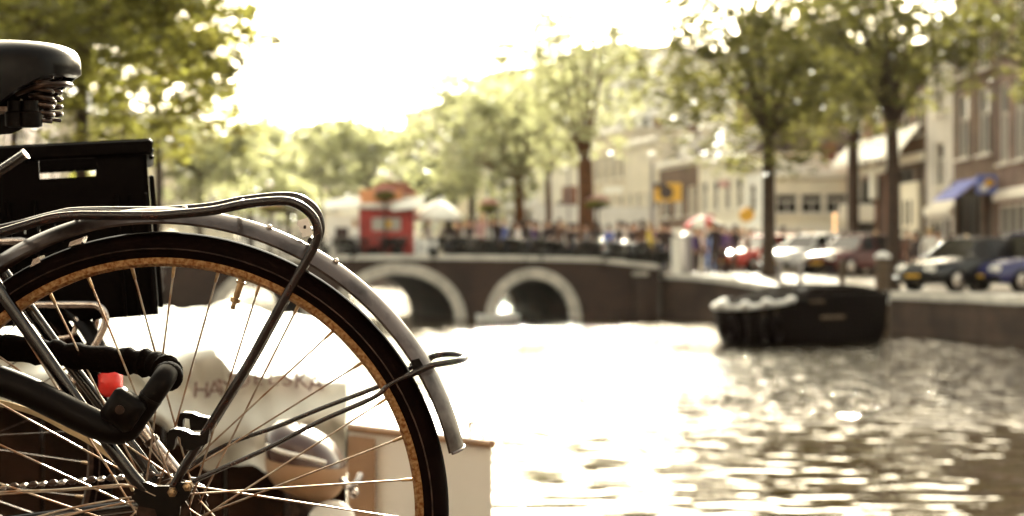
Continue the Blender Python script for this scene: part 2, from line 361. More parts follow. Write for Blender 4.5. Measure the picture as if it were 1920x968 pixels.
# left bank and our own quay
b = MB(); lp = [(x, y, 1.09) for x, y in LQ]
b.add(lp + [(-600, 200, 1.09), (-600, -60, 1.09), (60, -60, 1.09)], [tuple(range(len(lp) + 3))])
tag(b.build('quay_pavement', M['klinker'], smooth=False), kind='structure')
b = MB(); b.add([(-600, 180, 1.0), (400, 180, 1.0), (900, 1400, 1.0), (-900, 1400, 1.0)], [(0, 1, 2, 3)])
tag(b.build('far_ground', M['land'], smooth=False), kind='structure')
def quay_wall(pl, label, zf, mat_, cstep, stones=True, inward=1):
    org = Vector((pl[0][0], pl[0][1], 0)); root = empty('quay_wall', org, label, 'quay wall')
    w = MB(org); n = len(pl); vs = []; fs = []
    for x, y in pl: z = zf(x, y); vs += [(x, y, -1.1), (x, y, z - .16)]
    for i in range(n - 1): fs.append((2 * i, 2 * i + 1, 2 * i + 3, 2 * i + 2))
    w.add(vs, fs); w.build('brick_face', mat_, root, smooth=True)
    if stones:
        dp = dens(pl, cstep)
        for (x0, y0), (x1, y1) in zip(dp, dp[1:]):
            d = Vector((x1 - x0, y1 - y0, 0)); L = d.length; d.normalize(); nrm = Vector((d.y, -d.x, 0)) * inward
            z0, z1 = zf(x0, y0), zf(x1, y1); g = .012; a = Vector((x0, y0, 0)) + d * g; c = Vector((x1, y1, 0)) - d * g
            q = []; jit = rnd.uniform(-.008, .008)
            for p, z in ((a, z0), (c, z1)):
                for s_ in (-.07, .38):
                    for dz in (-.17, .03): q.append(p + nrm * s_ + Vector((0, 0, z + dz + jit)))
            s = MB(org); s.add(q, [(0, 1, 3, 2), (4, 6, 7, 5), (0, 4, 5, 1), (2, 3, 7, 6), (0, 2, 6, 4), (1, 5, 7, 3)]); s.build('coping_stone', M['coping'], root, smooth=False)
    return root
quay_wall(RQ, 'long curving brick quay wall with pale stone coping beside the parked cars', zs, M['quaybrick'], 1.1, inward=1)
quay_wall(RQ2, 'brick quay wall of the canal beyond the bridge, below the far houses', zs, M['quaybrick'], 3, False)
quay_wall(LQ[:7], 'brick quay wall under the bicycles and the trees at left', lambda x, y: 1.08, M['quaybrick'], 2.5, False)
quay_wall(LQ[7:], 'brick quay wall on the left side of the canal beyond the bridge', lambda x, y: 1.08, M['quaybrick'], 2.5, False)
# ---------------------------------------------------------------- bridge
BL0 = Vector((-10.9, 44.3, 0)); BR0 = Vector((5.05, 48.95, 0)); BD = (BR0 - BL0); BLEN = BD.length; BANG = math.atan2(BD.y, BD.x)
bridge = empty('canal_bridge', BL0, 'brown brick canal bridge with three arches ringed in pale stone', 'bridge', rz=BANG)
ARCH = [(3.1, 1.66, 1.68), (7.5, 2.25, 1.84), (12.1, 1.66, 1.68)]
def btop(u): return 1.80 + .17 * sin(pi * min(1, max(0, u / BLEN))) ** .6 - .15 * ss(14.2, 16.5, u)
us = [0]; u = 0
while u < BLEN - .01: u += .14; us.append(min(u, BLEN))
for c, h, t in ARCH: us += [c - h, c + h]
us = sorted(set(us)); BW = 7.0
def abot(u):
    for c, h, t in ARCH:
        if abs(u - c) < h: return t * math.sqrt(max(0, 1 - ((u - c) / h) ** 2))
    return -1.1
bw = MB()
for y in (0, BW):
    bw = MB()
    for a, c in zip(us, us[1:]):
        m_ = (a + c) / 2; inside = abot(m_) > -1
        za, zc = (abot(a) if inside else -1.1), (abot(c) if inside else -1.1)
        if inside: za, zc = max(0, za), max(0, zc)
        bw.add([(a, y, za), (c, y, zc), (c, y, btop(c)), (a, y, btop(a))], [(0, 1, 2, 3)])
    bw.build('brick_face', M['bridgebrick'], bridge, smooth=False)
for c, h, t in ARCH:
    hi, ti = h - .34, t - .34; v = MB(); n = 24; vs = []
    for k in range(n + 1):
        a = pi * k / n; x, z = c + hi * cos(a), ti * sin(a)
        vs += [(x, .02, z), (x, BW - .02, z)]
    v.add([(c + hi, .02, -1), (c + hi, BW - .02, -1)] + vs + [(c - hi, .02, -1), (c - hi, BW - .02, -1)], [(2 * k, 2 * k + 2, 2 * k + 3, 2 * k + 1) for k in range(n + 2)])
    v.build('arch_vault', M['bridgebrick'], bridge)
    N = 17 if h > 2 else 13
    for yy, sg in ((0, -1), (BW, 1)):
        for k in range(N):
            s = MB(); q = []
            pj = rnd.uniform(.03, .06)
            for a in (pi * (k + .035) / N, pi * (k + .965) / N):
                for (hh, tt) in ((hi, ti), (h + .03, t + .03)):
                    for y in (yy - .02 * sg * 0 + sg * pj, yy - sg * .2): q.append((c + hh * cos(a), y, tt * sin(a)))
            s.add(q, [(0, 1, 3, 2), (4, 6, 7, 5), (0, 4, 5, 1), (2, 3, 7, 6), (0, 2, 6, 4), (1, 5, 7, 3)])
            s.build('arch_stone', M['stone'], bridge, smooth=False)
for y in (-.06, BW - .3):
    k = 0; n = 15
    for k in range(n):
        a, c = BLEN * k / n + .012, BLEN * (k + 1) / n - .012; s = MB(); q = []
        for u in (a, c):
            for yy in (y, y + .38):
                for z in (.002, .17): q.append((u, yy, btop(u) + z))
        s.add(q, [(0, 1, 3, 2), (4, 6, 7, 5), (0, 4, 5, 1), (2, 3, 7, 6), (0, 2, 6, 4), (1, 5, 7, 3)]); s.build('coping_stone', M['coping'], bridge, smooth=False)
s = MB(); q = []
for k in range(17):
    u = BLEN * k / 16 * 1.02; q += [(u, .2, 1.52 + .14 * sin(pi * k / 16)), (u, BW - .2, 1.52 + .14 * sin(pi * k / 16))]
s.add(q, [(2 * k, 2 * k + 2, 2 * k + 3, 2 * k + 1) for k in range(16)]); s.build('deck', M['paving'], bridge)
# stone buttress strips and pier at the right end
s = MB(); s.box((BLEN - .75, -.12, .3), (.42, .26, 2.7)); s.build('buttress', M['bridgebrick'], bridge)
s = MB(); s.bbox((BLEN - .75, -.15, 1.5), (.5, .3, .14), .03); s.build('buttress_cap', M['stone'], bridge)
def BP(u, y, z=0):
    return BL0 + Matrix.Rotation(BANG, 3, 'Z') @ Vector((u, y, 0)) + Vector((0, 0, z))
def deckz(u): return 1.53 + .14 * sin(pi * min(1, max(0, u / BLEN)))
rail = empty('bridge_railing', BP(0, .08, 0), 'thin dark iron railing along the near edge of the bridge', 'railing', rz=BANG)
for k in range(9):
    u = .3 + k * 1.98; s = MB(); s.cyl((u, 0, btop(u) + .17), (u, 0, btop(u) + .72), .022, 8); s.ball((u, 0, btop(u) + .74), .035); s.build('railing_post', M['iron'], rail)
for z in (.42, .68):
    s = MB(); s.tube([(BLEN * k / 20, 0, btop(BLEN * k / 20) + z) for k in range(21)], .014, 6); s.build('rail', M['iron'], rail)
# ================================================================ TREES
def tree(base, tr, fork, cc, cr, nc, nl, ls, lm, label, bark='bark', lean=(0, 0), limbs=9, group=None, spread=.55, low=0, thin=1):
    base = Vector(base); cc = Vector(cc); root = empty('canal_tree', base, label, 'tree', group)
    t = MB(base); top = Vector((base.x + lean[0], base.y + lean[1], fork))
    mid = base.lerp(top, .5) + Vector((rnd.uniform(-.1, .1), 0, 0))
    tp = smooth_path([base, mid, top], 4); k = len(tp)
    t.tube(tp, [tr * (1.35 if i == 0 else 1.08 - .25 * i / k) for i in range(k)], 10)
    tips = []
    for i in range(limbs):
        a = 2 * pi * i / limbs + rnd.uniform(-.4, .4); el = rnd.uniform(.25, 1.0)
        tgt = cc + Vector((cos(a) * cr[0] * (1 - el * .6) * .85, sin(a) * cr[1] * (1 - el * .6) * .85, (el * 1.7 - .8) * cr[2]))
        m1 = top.lerp(tgt, .4) + Vector((cos(a) * .2, sin(a) * .2, abs(tgt.z - top.z) * .18))
        pl = smooth_path([top - Vector((0, 0, .15)), m1, tgt], 5); r0 = tr * rnd.uniform(.38, .6) * thin
        t.tube(pl, [r0 * (1 - .85 * j / (len(pl) - 1)) for j in range(len(pl))], 6, caps=False); tips.append(tgt)
        for j in range(3):
            q = pl[rnd.randrange(4, len(pl) - 1)]; e = q + Vector((rnd.gauss(0, 1) * cr[0] * .4, rnd.gauss(0, 1) * cr[1] * .4, rnd.uniform(-.1, .6) * cr[2]))
            pm = q.lerp(e, .5) + Vector((0, 0, .15 * cr[2] * .3))
            t.tube([q, pm, e], [r0 * .35, r0 * .22, r0 * .06], 5, caps=False); tips.append(e)
    t.build('trunk', M[bark], root)
    c = MB(base); vs = []; fs = []; bx = base
    if lm == 'leafP': nl *= .62
    for i in range(nc):
        if rnd.random() < spread:
            while True:
                p = Vector((rnd.uniform(-1, 1), rnd.uniform(-1, 1), rnd.uniform(-1, 1)))
                if .25 < p.length < 1: break
            p = cc + Vector((p.x * cr[0], p.y * cr[1], p.z * cr[2]))
        else:
            tp_ = rnd.choice(tips); p = tp_ + Vector((rnd.gauss(0, .12) * cr[0], rnd.gauss(0, .12) * cr[1], rnd.gauss(0, .12) * cr[2]))
        if low and p.z < low: continue
        sg = rnd.uniform(.5, 1.25) * min(cr) * (.13 if lm != 'leafL' else .10); fl = rnd.uniform(.35, .8)
        for j in range(int(nl * rnd.uniform(.5, 1.4))):
            q = p + Vector((rnd.gauss(0, sg), rnd.gauss(0, sg), rnd.gauss(0, sg * fl))) - bx
            a = rnd.uniform(0, 2 * pi); zt = rnd.uniform(-.8, .8); s_ = ls * rnd.uniform(.6, 1.3)
            d1 = Vector((cos(a), sin(a), zt * .6)).normalized() * s_; d2 = Vector((-sin(a) * .6, cos(a) * .6, rnd.uniform(-1, 1))).normalized() * s_ * .42
            n = len(vs); vs += [q - d1, q + d2, q + d1, q - d2]; fs.append((n, n + 1, n + 2, n + 3))
    me = bpy.data.meshes.new('crown'); me.from_pydata([tuple(v) for v in vs], [], fs); me.materials.append(M[lm]); me.update()
    inst('crown', me, root)
    return root
def tr(px, Y, py_base_z, rpx, fork_py, cx, cy, cw, ch, **k):
    s = Y / F; base = PG(px, Y, py_base_z); fk = EYE + (HOR - fork_py) * s
    cc = (P(cx, cy, Y)); cr = (cw * s / 2, cw * s / 2 * .9, ch * s / 2)
    return base, rpx * s / 2, fk, cc, cr
def T(px, Y, zb, rpx, fpy, cx, cy, cw, ch, nc, nl, ls, lm, label, **k):
    b_, r_, f_, c_, cr = tr(px, Y, zb, rpx, fpy, cx, cy, cw, ch); return tree(b_, r_, f_, c_, cr, nc, nl, ls, lm, label, **k)
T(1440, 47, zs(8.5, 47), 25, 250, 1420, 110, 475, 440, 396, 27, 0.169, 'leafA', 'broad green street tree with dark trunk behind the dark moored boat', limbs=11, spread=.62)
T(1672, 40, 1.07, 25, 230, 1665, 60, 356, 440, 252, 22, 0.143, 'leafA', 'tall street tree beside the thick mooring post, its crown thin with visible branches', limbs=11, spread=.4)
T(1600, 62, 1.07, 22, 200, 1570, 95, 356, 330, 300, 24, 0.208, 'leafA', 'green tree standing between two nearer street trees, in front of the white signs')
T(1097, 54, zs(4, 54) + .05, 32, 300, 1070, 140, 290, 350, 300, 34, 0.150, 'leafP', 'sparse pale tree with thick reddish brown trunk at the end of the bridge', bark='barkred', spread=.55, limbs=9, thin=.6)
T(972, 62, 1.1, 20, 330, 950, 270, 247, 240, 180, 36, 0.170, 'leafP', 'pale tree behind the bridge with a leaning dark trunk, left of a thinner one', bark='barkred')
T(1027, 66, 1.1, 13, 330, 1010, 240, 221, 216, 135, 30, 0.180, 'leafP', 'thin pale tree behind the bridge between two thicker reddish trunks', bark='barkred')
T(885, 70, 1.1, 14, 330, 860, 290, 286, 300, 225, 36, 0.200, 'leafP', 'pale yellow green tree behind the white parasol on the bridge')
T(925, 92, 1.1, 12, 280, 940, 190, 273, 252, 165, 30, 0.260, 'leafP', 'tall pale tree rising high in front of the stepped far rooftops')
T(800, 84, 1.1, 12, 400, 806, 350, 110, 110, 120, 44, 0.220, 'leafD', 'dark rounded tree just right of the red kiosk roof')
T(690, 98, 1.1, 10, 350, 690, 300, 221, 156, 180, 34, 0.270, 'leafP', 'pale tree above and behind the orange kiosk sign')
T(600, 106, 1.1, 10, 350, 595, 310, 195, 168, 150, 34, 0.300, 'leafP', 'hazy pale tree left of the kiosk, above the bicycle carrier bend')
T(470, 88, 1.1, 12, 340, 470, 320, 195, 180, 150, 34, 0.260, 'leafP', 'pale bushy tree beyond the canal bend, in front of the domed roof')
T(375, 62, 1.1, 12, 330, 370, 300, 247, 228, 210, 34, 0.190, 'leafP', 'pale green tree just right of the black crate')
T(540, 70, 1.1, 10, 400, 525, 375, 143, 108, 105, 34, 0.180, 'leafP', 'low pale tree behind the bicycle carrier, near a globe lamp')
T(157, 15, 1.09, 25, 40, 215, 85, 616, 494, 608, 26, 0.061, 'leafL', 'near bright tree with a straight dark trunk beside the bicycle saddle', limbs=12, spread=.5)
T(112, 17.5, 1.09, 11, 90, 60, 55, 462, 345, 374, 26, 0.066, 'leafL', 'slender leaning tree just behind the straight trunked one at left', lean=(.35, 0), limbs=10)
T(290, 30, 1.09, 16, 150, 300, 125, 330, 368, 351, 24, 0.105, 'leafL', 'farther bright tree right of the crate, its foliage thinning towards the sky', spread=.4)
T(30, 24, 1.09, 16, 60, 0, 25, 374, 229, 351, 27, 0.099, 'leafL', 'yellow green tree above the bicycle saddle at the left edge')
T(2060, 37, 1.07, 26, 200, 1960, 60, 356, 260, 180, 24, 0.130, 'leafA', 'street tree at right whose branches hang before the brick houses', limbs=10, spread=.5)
# ================================================================ HOUSES
_wc = {}
def window_mesh(w_, h_, mull):
    key = (round(w_, 2), round(h_, 2), mull)
    if key not in _wc:
        t = .09; f = MB(); y = .07
        f.box((0, y, h_ - t / 2), (w_, .1, t)); f.box((0, y, t / 2), (w_, .1, t))
        for sx in (-1, 1): f.box((sx * (w_ / 2 - t / 2), y, h_ / 2), (t, .1, h_ - 2 * t))
        if mull: f.box((0, y, h_ * .62), (w_ - 2 * t, .09, .07))
        if mull > 1: f.box((0, y, h_ * .31), (.05, .08, h_ * .62 - t))
        fm = f.mesh('window', M['wframe']); g = MB(); g.box((0, .13, h_ / 2), (w_ - .03, .02, h_ - .03)); gm = g.mesh('pane', M['glass'])
        gb = g.mesh('pane', M['winter']); s = MB(); s.box((0, -.05, -.045), (w_ + .22, .3, .085)); sm = s.mesh('sill', M['wframe']); _wc[key] = (fm, gm, sm, gb)
    return _wc[key]
def house(pxl, Yl, pxr, Yr, ytop, wall, label, cols=3, sth=3.0, gf=3.3, shop='glass', roof='flat', ww=None, wh=None, mull=1, name='canal_house', cat='house', zb=None, blind=.15, depth=9, gable=0, fascia=None, cornice='wframe', skip=(), AB=None):
    A, B_ = (PG(pxl, Yl, 0), PG(pxr, Yr, 0)) if AB is None else (Vector(AB[0]), Vector(AB[1])); d = B_ - A; W = d.length; ang = math.atan2(d.y, d.x)
    zb = (1.05 if zb is None else zb); root = empty(name, (A.x, A.y, zb), label, cat, rz=ang)
    s = (Yl + Yr) / 2 / F; H = EYE + (HOR - ytop) * s - zb if AB is None else AB[2]
    ww = ww or min(1.15, W / cols * .55); wh = wh or sth * .62; holes = []; wins = []; rows = max(1, int((H - gf - .5) / sth))
    for r in range(rows):
        for c in range(cols):
            if (r, c) in skip: continue
            x = W * (c + .5) / cols; z = gf + r * sth + sth * .2; holes.append((x - ww / 2, z, x + ww / 2, z + wh)); wins.append((x, z))
    dx = .25; door = min(1.0, W * .25)
    if shop: holes += [(dx, .5, W - door - .5, gf - .75), (W - door - .25, .02, W - .25, gf - .8)]
    w_ = MB(); w_.holed(W, H, holes, .35); w_.box((.11, (depth + .35) / 2, H / 2), (.22, depth - .35, H)); w_.box((W - .11, (depth + .35) / 2, H / 2), (.22, depth - .35, H)); w_.box((W / 2, depth, H / 2), (W, .2, H))
    w_.build('wall', M[wall], root, smooth=False)
    fm, gm, sm, gb = window_mesh(ww, wh, mull)
    for x, z in wins:
        o = inst('window', fm, root, (x, .05, z)); inst('pane', gb if rnd.random() < blind else gm, o); inst('sill', sm, o)
    if shop:
        x0, x1 = dx, W - door - .5; f = MB(); n = max(2, int((x1 - x0) / .9)); t = .08
        for k in range(n + 1): f.box((x0 + t / 2 + (x1 - x0 - t) * k / n, .12, (gf - .25) / 2), (t, .1, gf - 1.27))
        f.box(((x0 + x1) / 2, .12, .54), (x1 - x0, .12, .08)); f.box(((x0 + x1) / 2, .12, gf - .79), (x1 - x0, .12, .08))
        fo = f.build('shop_window', M['wframe'] if shop == 'glass' else M['w_dark'], root, smooth=False); g = MB(); g.box(((x0 + x1) / 2, .19, gf / 2 - .12), (x1 - x0, .02, gf - 1.25)); g.build('pane', M['glass'], fo, smooth=False)
        f = MB(); f.box((W - door / 2 - .25, .16, (gf - .8) / 2 + .01), (door, .06, gf - .84)); dd = f.build('door', M['w_dark'], root, smooth=False)
        f = MB(); f.ball((W - door - .15, .1, 1.0), .04); f.build('handle', M['brass'], dd)
        f = MB(); f.bbox((W / 2, -.05, gf - .38), (W - .08, .22, .42), .03); f.build('shop_fascia', M[fascia] if fascia else M['wframe'], root, smooth=False)
    f = MB(); f.bbox((W / 2, -.1, H - .18), (W + .06, .42, .34), .05); f.box((W / 2, -.04, H - .45), (W, .12, .1)); f.build('cornice', M[cornice], root, smooth=False)
    if roof == 'pitch':
        f = MB(); rh = 2.4; vs = [(0, .2, H), (W, .2, H), (W, depth, H), (0, depth, H), (0, depth * .45, H + rh), (W, depth * .45, H + rh)]
        f.add(vs, [(0, 1, 5, 4), (3, 4, 5, 2), (0, 4, 3), (1, 2, 5)]); ro = f.build('roof', M['roof'], root, smooth=False)
        f = MB(); f.box((W * .8, depth * .45, H + rh + .4), (.6, .6, 1.4)); f.build('chimney', M['w_red'], ro, smooth=False)
        f = MB(); f.box((W * .45, 1.5, H + 1.0), (1.3, 2, 1.5)); f.build('dormer', M['wframe'], ro, smooth=False)
    elif roof == 'gable':
        f = MB(); w2 = W * .28; pl = [(0, 0), (W, 0), (W * .86, .5), (W / 2 + w2, 1.2), (W / 2 + w2 * .8, 2.6), (W / 2, 3.1), (W / 2 - w2 * .8, 2.6), (W / 2 - w2, 1.2), (W * .14, .5)]
        f.prism(pl, .35, o=(0, 0, H)); f.build('gable', M[wall], root, smooth=False)
        f = MB(); vs = [(.1, .4, H), (W - .1, .4, H), (W - .1, depth, H), (.1, depth, H), (W / 2, .4, H + 2.6), (W / 2, depth, H + 2.6)]
        f.add(vs, [(0, 4, 5, 3), (1, 2, 5, 4), (3, 5, 2)]); f.build('roof', M['roof'], root, smooth=False)
    else:
        f = MB(); f.box((W / 2, depth / 2 + .1, H - .05), (W - .44, depth - .4, .1)); ro = f.build('roof', M['roof'], root, smooth=False)
        f = MB(); f.box((W * .3, depth * .5, H + .6), (.7, .6, 1.3)); f.build('chimney', M['w_red'], ro, smooth=False)
    return root, W, H, ang
SH = {}
SH[1] = house(1868, 57.3, 1995, 49.5, -260, 'w_brick', 'tall purplish brick house at the right edge with long white windows', 4, 4.4, 3.9, ww=1.15, wh=3.2, mull=2)
SH[2] = house(1788, 62, 1866, 57.4, -190, 'w_brown', 'brown brick house with two white windows per floor above the blue awning', 2, 3.55, 4.6, ww=1.25, wh=2.75, mull=2, shop='dark', fascia='w_dark')
SH[3] = house(1737, 65.6, 1787, 62.1, 40, 'w_grey', 'narrow grey white house between the blue awning house and the shop with a white fascia', 1, 3.3, 3.6, mull=2)
SH[4] = house(1664, 70.8, 1735, 65.7, 100, 'w_brown', 'dark fronted shop house with a broad white fascia right of the post', 3, 3.2, 6.2, shop='dark', fascia='canvas')
SH[5] = house(1594, 76, 1662, 71, 120, 'w_red', 'red brick shop house with white fascia and pale pillars left of the post', 2, 3.2, 6.0, shop='dark', fascia='canvas')
SH[6] = house(1452, 77, 1592, 76.5, 322, 'w_cream', 'low cream fronted cafe with paired dark windows above the red car', 3, 2.4, 2.9, ww=1.25, wh=1.15, mull=2, zb=1.2, blind=0)
house(1380, 88, 1600, 87, 130, 'w_brown', 'dark brown brick house rising behind the low cream cafe', 6, 3.2, 3.3, roof='pitch')
SH[7] = house(1398, 82, 1450, 77.5, 306, 'w_white', 'small white house between the low cafe and the long cream facade', 2, 2.7, 3.2)
SH[8] = house(1310, 88.5, 1397, 82.1, 292, 'w_cream', 'long cream facade with tall windows behind the red and white parasol', 4, 3.1, 3.4, roof='pitch', mull=2)
SH[9] = house(1236, 95, 1309, 88.6, 300, 'w_brown', 'brown house carrying the yellow sign beside the tall lamp post', 3, 3.0, 3.3, roof='pitch', blind=.3)
SH[10] = house(1172, 101, 1235, 95.1, 262, 'w_beige', 'beige house with rows of pale windows left of the tall lamp post', 4, 3.1, 3.3, blind=.3)
SH[11] = house(1112, 107, 1171, 101.1, 245, 'w_tanw', 'tan house with narrow windows right of the thick reddish trunk', 4, 3.1, 3.3, blind=.3)
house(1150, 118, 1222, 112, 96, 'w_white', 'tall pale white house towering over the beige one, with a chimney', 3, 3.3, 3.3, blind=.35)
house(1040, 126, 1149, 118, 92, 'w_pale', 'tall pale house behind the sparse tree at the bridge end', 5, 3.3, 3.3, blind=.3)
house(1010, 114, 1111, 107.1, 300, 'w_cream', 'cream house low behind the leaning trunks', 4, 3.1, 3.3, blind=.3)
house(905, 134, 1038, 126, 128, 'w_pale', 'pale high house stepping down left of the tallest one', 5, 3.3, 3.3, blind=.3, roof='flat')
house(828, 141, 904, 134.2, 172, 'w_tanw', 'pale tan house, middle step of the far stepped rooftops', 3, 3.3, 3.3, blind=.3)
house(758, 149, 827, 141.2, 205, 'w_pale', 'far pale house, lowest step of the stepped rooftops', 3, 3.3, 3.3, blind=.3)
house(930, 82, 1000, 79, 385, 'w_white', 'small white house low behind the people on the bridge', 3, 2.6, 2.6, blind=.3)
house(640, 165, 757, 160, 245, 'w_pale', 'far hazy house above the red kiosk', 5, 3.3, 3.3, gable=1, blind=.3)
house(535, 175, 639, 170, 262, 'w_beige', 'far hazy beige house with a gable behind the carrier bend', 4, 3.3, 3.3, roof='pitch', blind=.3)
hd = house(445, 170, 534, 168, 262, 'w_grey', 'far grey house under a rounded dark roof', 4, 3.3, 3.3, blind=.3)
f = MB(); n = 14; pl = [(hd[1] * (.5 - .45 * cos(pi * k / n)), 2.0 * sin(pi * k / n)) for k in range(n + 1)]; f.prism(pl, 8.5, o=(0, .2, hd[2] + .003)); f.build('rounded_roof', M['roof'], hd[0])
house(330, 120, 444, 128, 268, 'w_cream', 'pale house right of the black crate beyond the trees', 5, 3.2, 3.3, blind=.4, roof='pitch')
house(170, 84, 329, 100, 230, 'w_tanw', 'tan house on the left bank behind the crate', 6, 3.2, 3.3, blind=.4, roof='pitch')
house(-60, 42, 110, 60, 110, 'w_brown', 'brown brick house on the left bank behind the bicycle saddle', 5, 3.2, 3.3, ww=1.2, mull=2, blind=.3)
# far church spire-like crane arm: pale slanting mast
f = MB(PG(536, 150, 1)); f.tube([P(536, 300, 150), P(517, 232, 150)], [.5, .28], 6); f.box(P(536, 345, 150), (3, 3, 5)); tag(f.build('slanted_mast', M['w_white'], smooth=False), 'pale slanting mast rising over the far trees near the rounded roof', 'mast')

# unseen house row added behind the camera, darkened to cut sky fill on near things
x = 34
for k, (w_, h_, wl) in enumerate(((7, 14, 'w_brick'), (6, 15.5, 'w_brown'), (8, 13, 'w_red'), (6.5, 16, 'w_brown'), (7, 14.5, 'w_brick'), (6, 15, 'w_dark'), (7.5, 13.5, 'w_brown'), (7, 15, 'w_red'), (8, 14, 'w_brick'))):
    house(0, 0, 0, 0, 0, 'w_dark', 'added unseen canal house behind the viewer, darkened to cut fill light, ' + ['first', 'second', 'third', 'fourth', 'fifth', 'sixth', 'seventh', 'eighth', 'ninth'][k] + ' from the east end', 3, 3.4, 3.6, AB=((x, -7.5, 0), (x - w_, -7.5, 0), h_), mull=2, blind=.2, cornice='w_dark')
    x -= w_ + .02
# ================================================================ BICYCLE (near, in focus)
LEAN = R(5.5); HUBR = .352
hubw = PG(318, 1.80, EYE - 457 * 1.8 / F)
RL = Matrix.Rotation(LEAN, 3, 'X'); RLT = RL.transposed()
broot = hubw - RL @ Vector((0, 0, HUBR))
bike = empty('bicycle', broot, 'dark old city bicycle with rusty rear rim, grey mudguard and bent tube carrier', 'bicycle', rot=(LEAN, 0, 0))
HUB = Vector((0, 0, HUBR))
def LP(px, py, d=0, root=None, Rt=None):
    # point on the plane y=d of a frame standing at root, seen at this spot of the photograph
    root = broot if root is None else root; Rt = RLT if Rt is None else Rt
    o = Rt @ (Vector((0, 0, EYE)) - root); v = Rt @ Vector(((px - 960) / F, 1, (HOR - py) / F))
    t = (d - o.y) / v.y; return o + v * t
def trace(pts, d=0, n=5, **k):
    return smooth_path([LP(p[0], p[1], p[2] if len(p) > 2 else d, **k) for p in pts], n)
def wheel(root, hub, names=True, rimmat='rust', spm='spoke', nb=36, phase=7.5, flange=.029, valve=True, Rt=.3535):
    # tyre, rim, spokes with nipples, hub: every piece a part
    s = MB(); q = [(Rt - .0215 + .0215 * cos(a) if True else 0, .0205 * sin(a)) for a in [2 * pi * k / 14 for k in range(14)]]
    q = [(Rt, 0), (Rt - .0025, .009), (Rt - .0085, .0165), (Rt - .0175, .0205), (Rt - .0265, .0185), (Rt - .0315, .0145), (Rt - .0315, -.0145), (Rt - .0265, -.0185), (Rt - .0175, -.0205), (Rt - .0085, -.0165), (Rt - .0025, -.009)]
    s.lathe(q, hub, n=160); ty = s.build('tyre', M['tyre'], root, smooth=50)
    s = MB(); s.lathe([(Rt - .0205, -.0206), (Rt - .0195, -.0215), (Rt - .0185, -.0206)], hub, n=120); s.build('tyre_seam', M['darksteel'], ty)
    ro, ri = Rt - .0300, Rt - .0425
    s = MB(); s.lathe([(ro, -.0150), (ro + .0012, -.0138), (ro, -.0125), (ro - .008, -.0115), (ro - .009, .0115), (ro, .0125), (ro + .0012, .0138), (ro, .0150), (ri + .004, .0145), (ri, .010), (ri, -.010), (ri + .004, -.0145)], hub, n=160)
    s.build('rim', M[rimmat], root, smooth=30)
    for k in range(nb):
        a = R(phase + 360 * k / nb); sgn = 1 if k % 4 in (0, 3) else -1; side = -1 if k % 2 == 0 else 1
        b = a + sgn * R(62); rimp = hub + Vector((cos(a) * ri, side * .003, sin(a) * ri)); hp = hub + Vector((cos(b) * flange, side * .030, sin(b) * flange))
        s = MB(); dv = (hp - rimp).normalized(); s.tube([rimp + dv * .012, hp], .0013, 6); sp = s.build('spoke', M[spm], root)
        s = MB(); s.tube([rimp - dv * .004, rimp + dv * .004, rimp + dv * .0135, rimp + dv * .015], [.0026, .0023, .0020, .0014], 6); s.build('nipple', M['brass'], sp)
    s = MB()
    for y in (-.030, .030): s.lathe([(.034, y - .0015), (.034, y + .0015), (.014, y + .0015), (.014, y - .0015)], hub, n=28)
    s.lathe([(.019, -.034), (.019, .034), (.006, .034), (.006, -.034)], hub, n=24); s.build('hub', M['darksteel'], root)
    s = MB(); s.cyl(hub + Vector((0, -.078, 0)), hub + Vector((0, .078, 0)), .0048, 12)
    for y in (-1, 1): s.cyl(hub + Vector((0, y * .060, 0)), hub + Vector((0, y * .070, 0)), .0095, 6); s.ball(hub + Vector((0, y * .071, 0)), .0075, 10, 6, (1, .7, 1))
    s.build('axle', M['chrome'], root)
    if valve:
        a = R(71.8); u = Vector((cos(a), 0, sin(a))); p = lambda r: hub + u * r
        s = MB(); s.tube([p(ri + .004), p(ri - .004), p(ri - .0045), p(ri - .007), p(ri - .0071), p(ri - .026)], [.0045, .0045, .0062, .0062, .0042, .0040], 12); v_ = s.build('valve', M['brass'], root)
        s = MB(); s.tube([p(ri - .0255), p(ri - .0265), p(ri - .0315), p(ri - .0325)], [.0045, .0062, .0062, .0045], 8); s.tube([p(ri - .032), p(ri - .041)], .0030, 8); s.build('valve_cap', M['brass'], v_)
wheel(bike, HUB)
# ---- mudguard: curved shell round the wheel
def fender(root, hub, a0, a1, mt, Rc=.3815, drop=.0145, hw=.0265, th=.0012, name='mudguard'):
    s = MB(); pr = []; N = 12
    def rr(t): return Rc - drop * (abs(t) ** 2.3)
    for k in range(N + 1): t = -1 + 2 * k / N; pr.append((rr(t) + (.0012 if abs(t) < .18 else 0), t * hw))
    pr += [(rr(1) - .0028, hw - .001)]
    for k in range(N, -1, -1): t = -1 + 2 * k / N; pr.append((rr(t) - th - .0004, t * (hw - th)))
    pr += [(rr(1) - .0028, -hw + .001)]
    s.lathe(pr, hub, a0=a0, a1=a1, n=130); return s.build(name, M[mt], root, smooth=40)
fd = fender(bike, HUB + Vector((-.001, 0, .0005)), R(12.4), R(205), 'fender')
a = R(12.4); s = MB(); e = HUB + Vector((cos(a) * .3815, 0, sin(a) * .3815))
pl = [HUB + Vector((cos(a) * (.3822 - .0145 * abs(t) ** 2.3), t * .0268, sin(a) * (.3822 - .0145 * abs(t) ** 2.3))) for t in [-1 + k / 6 for k in range(13)]]
s.tube(pl, .0019, 8); s.build('rolled_lip', M['fender'], fd)
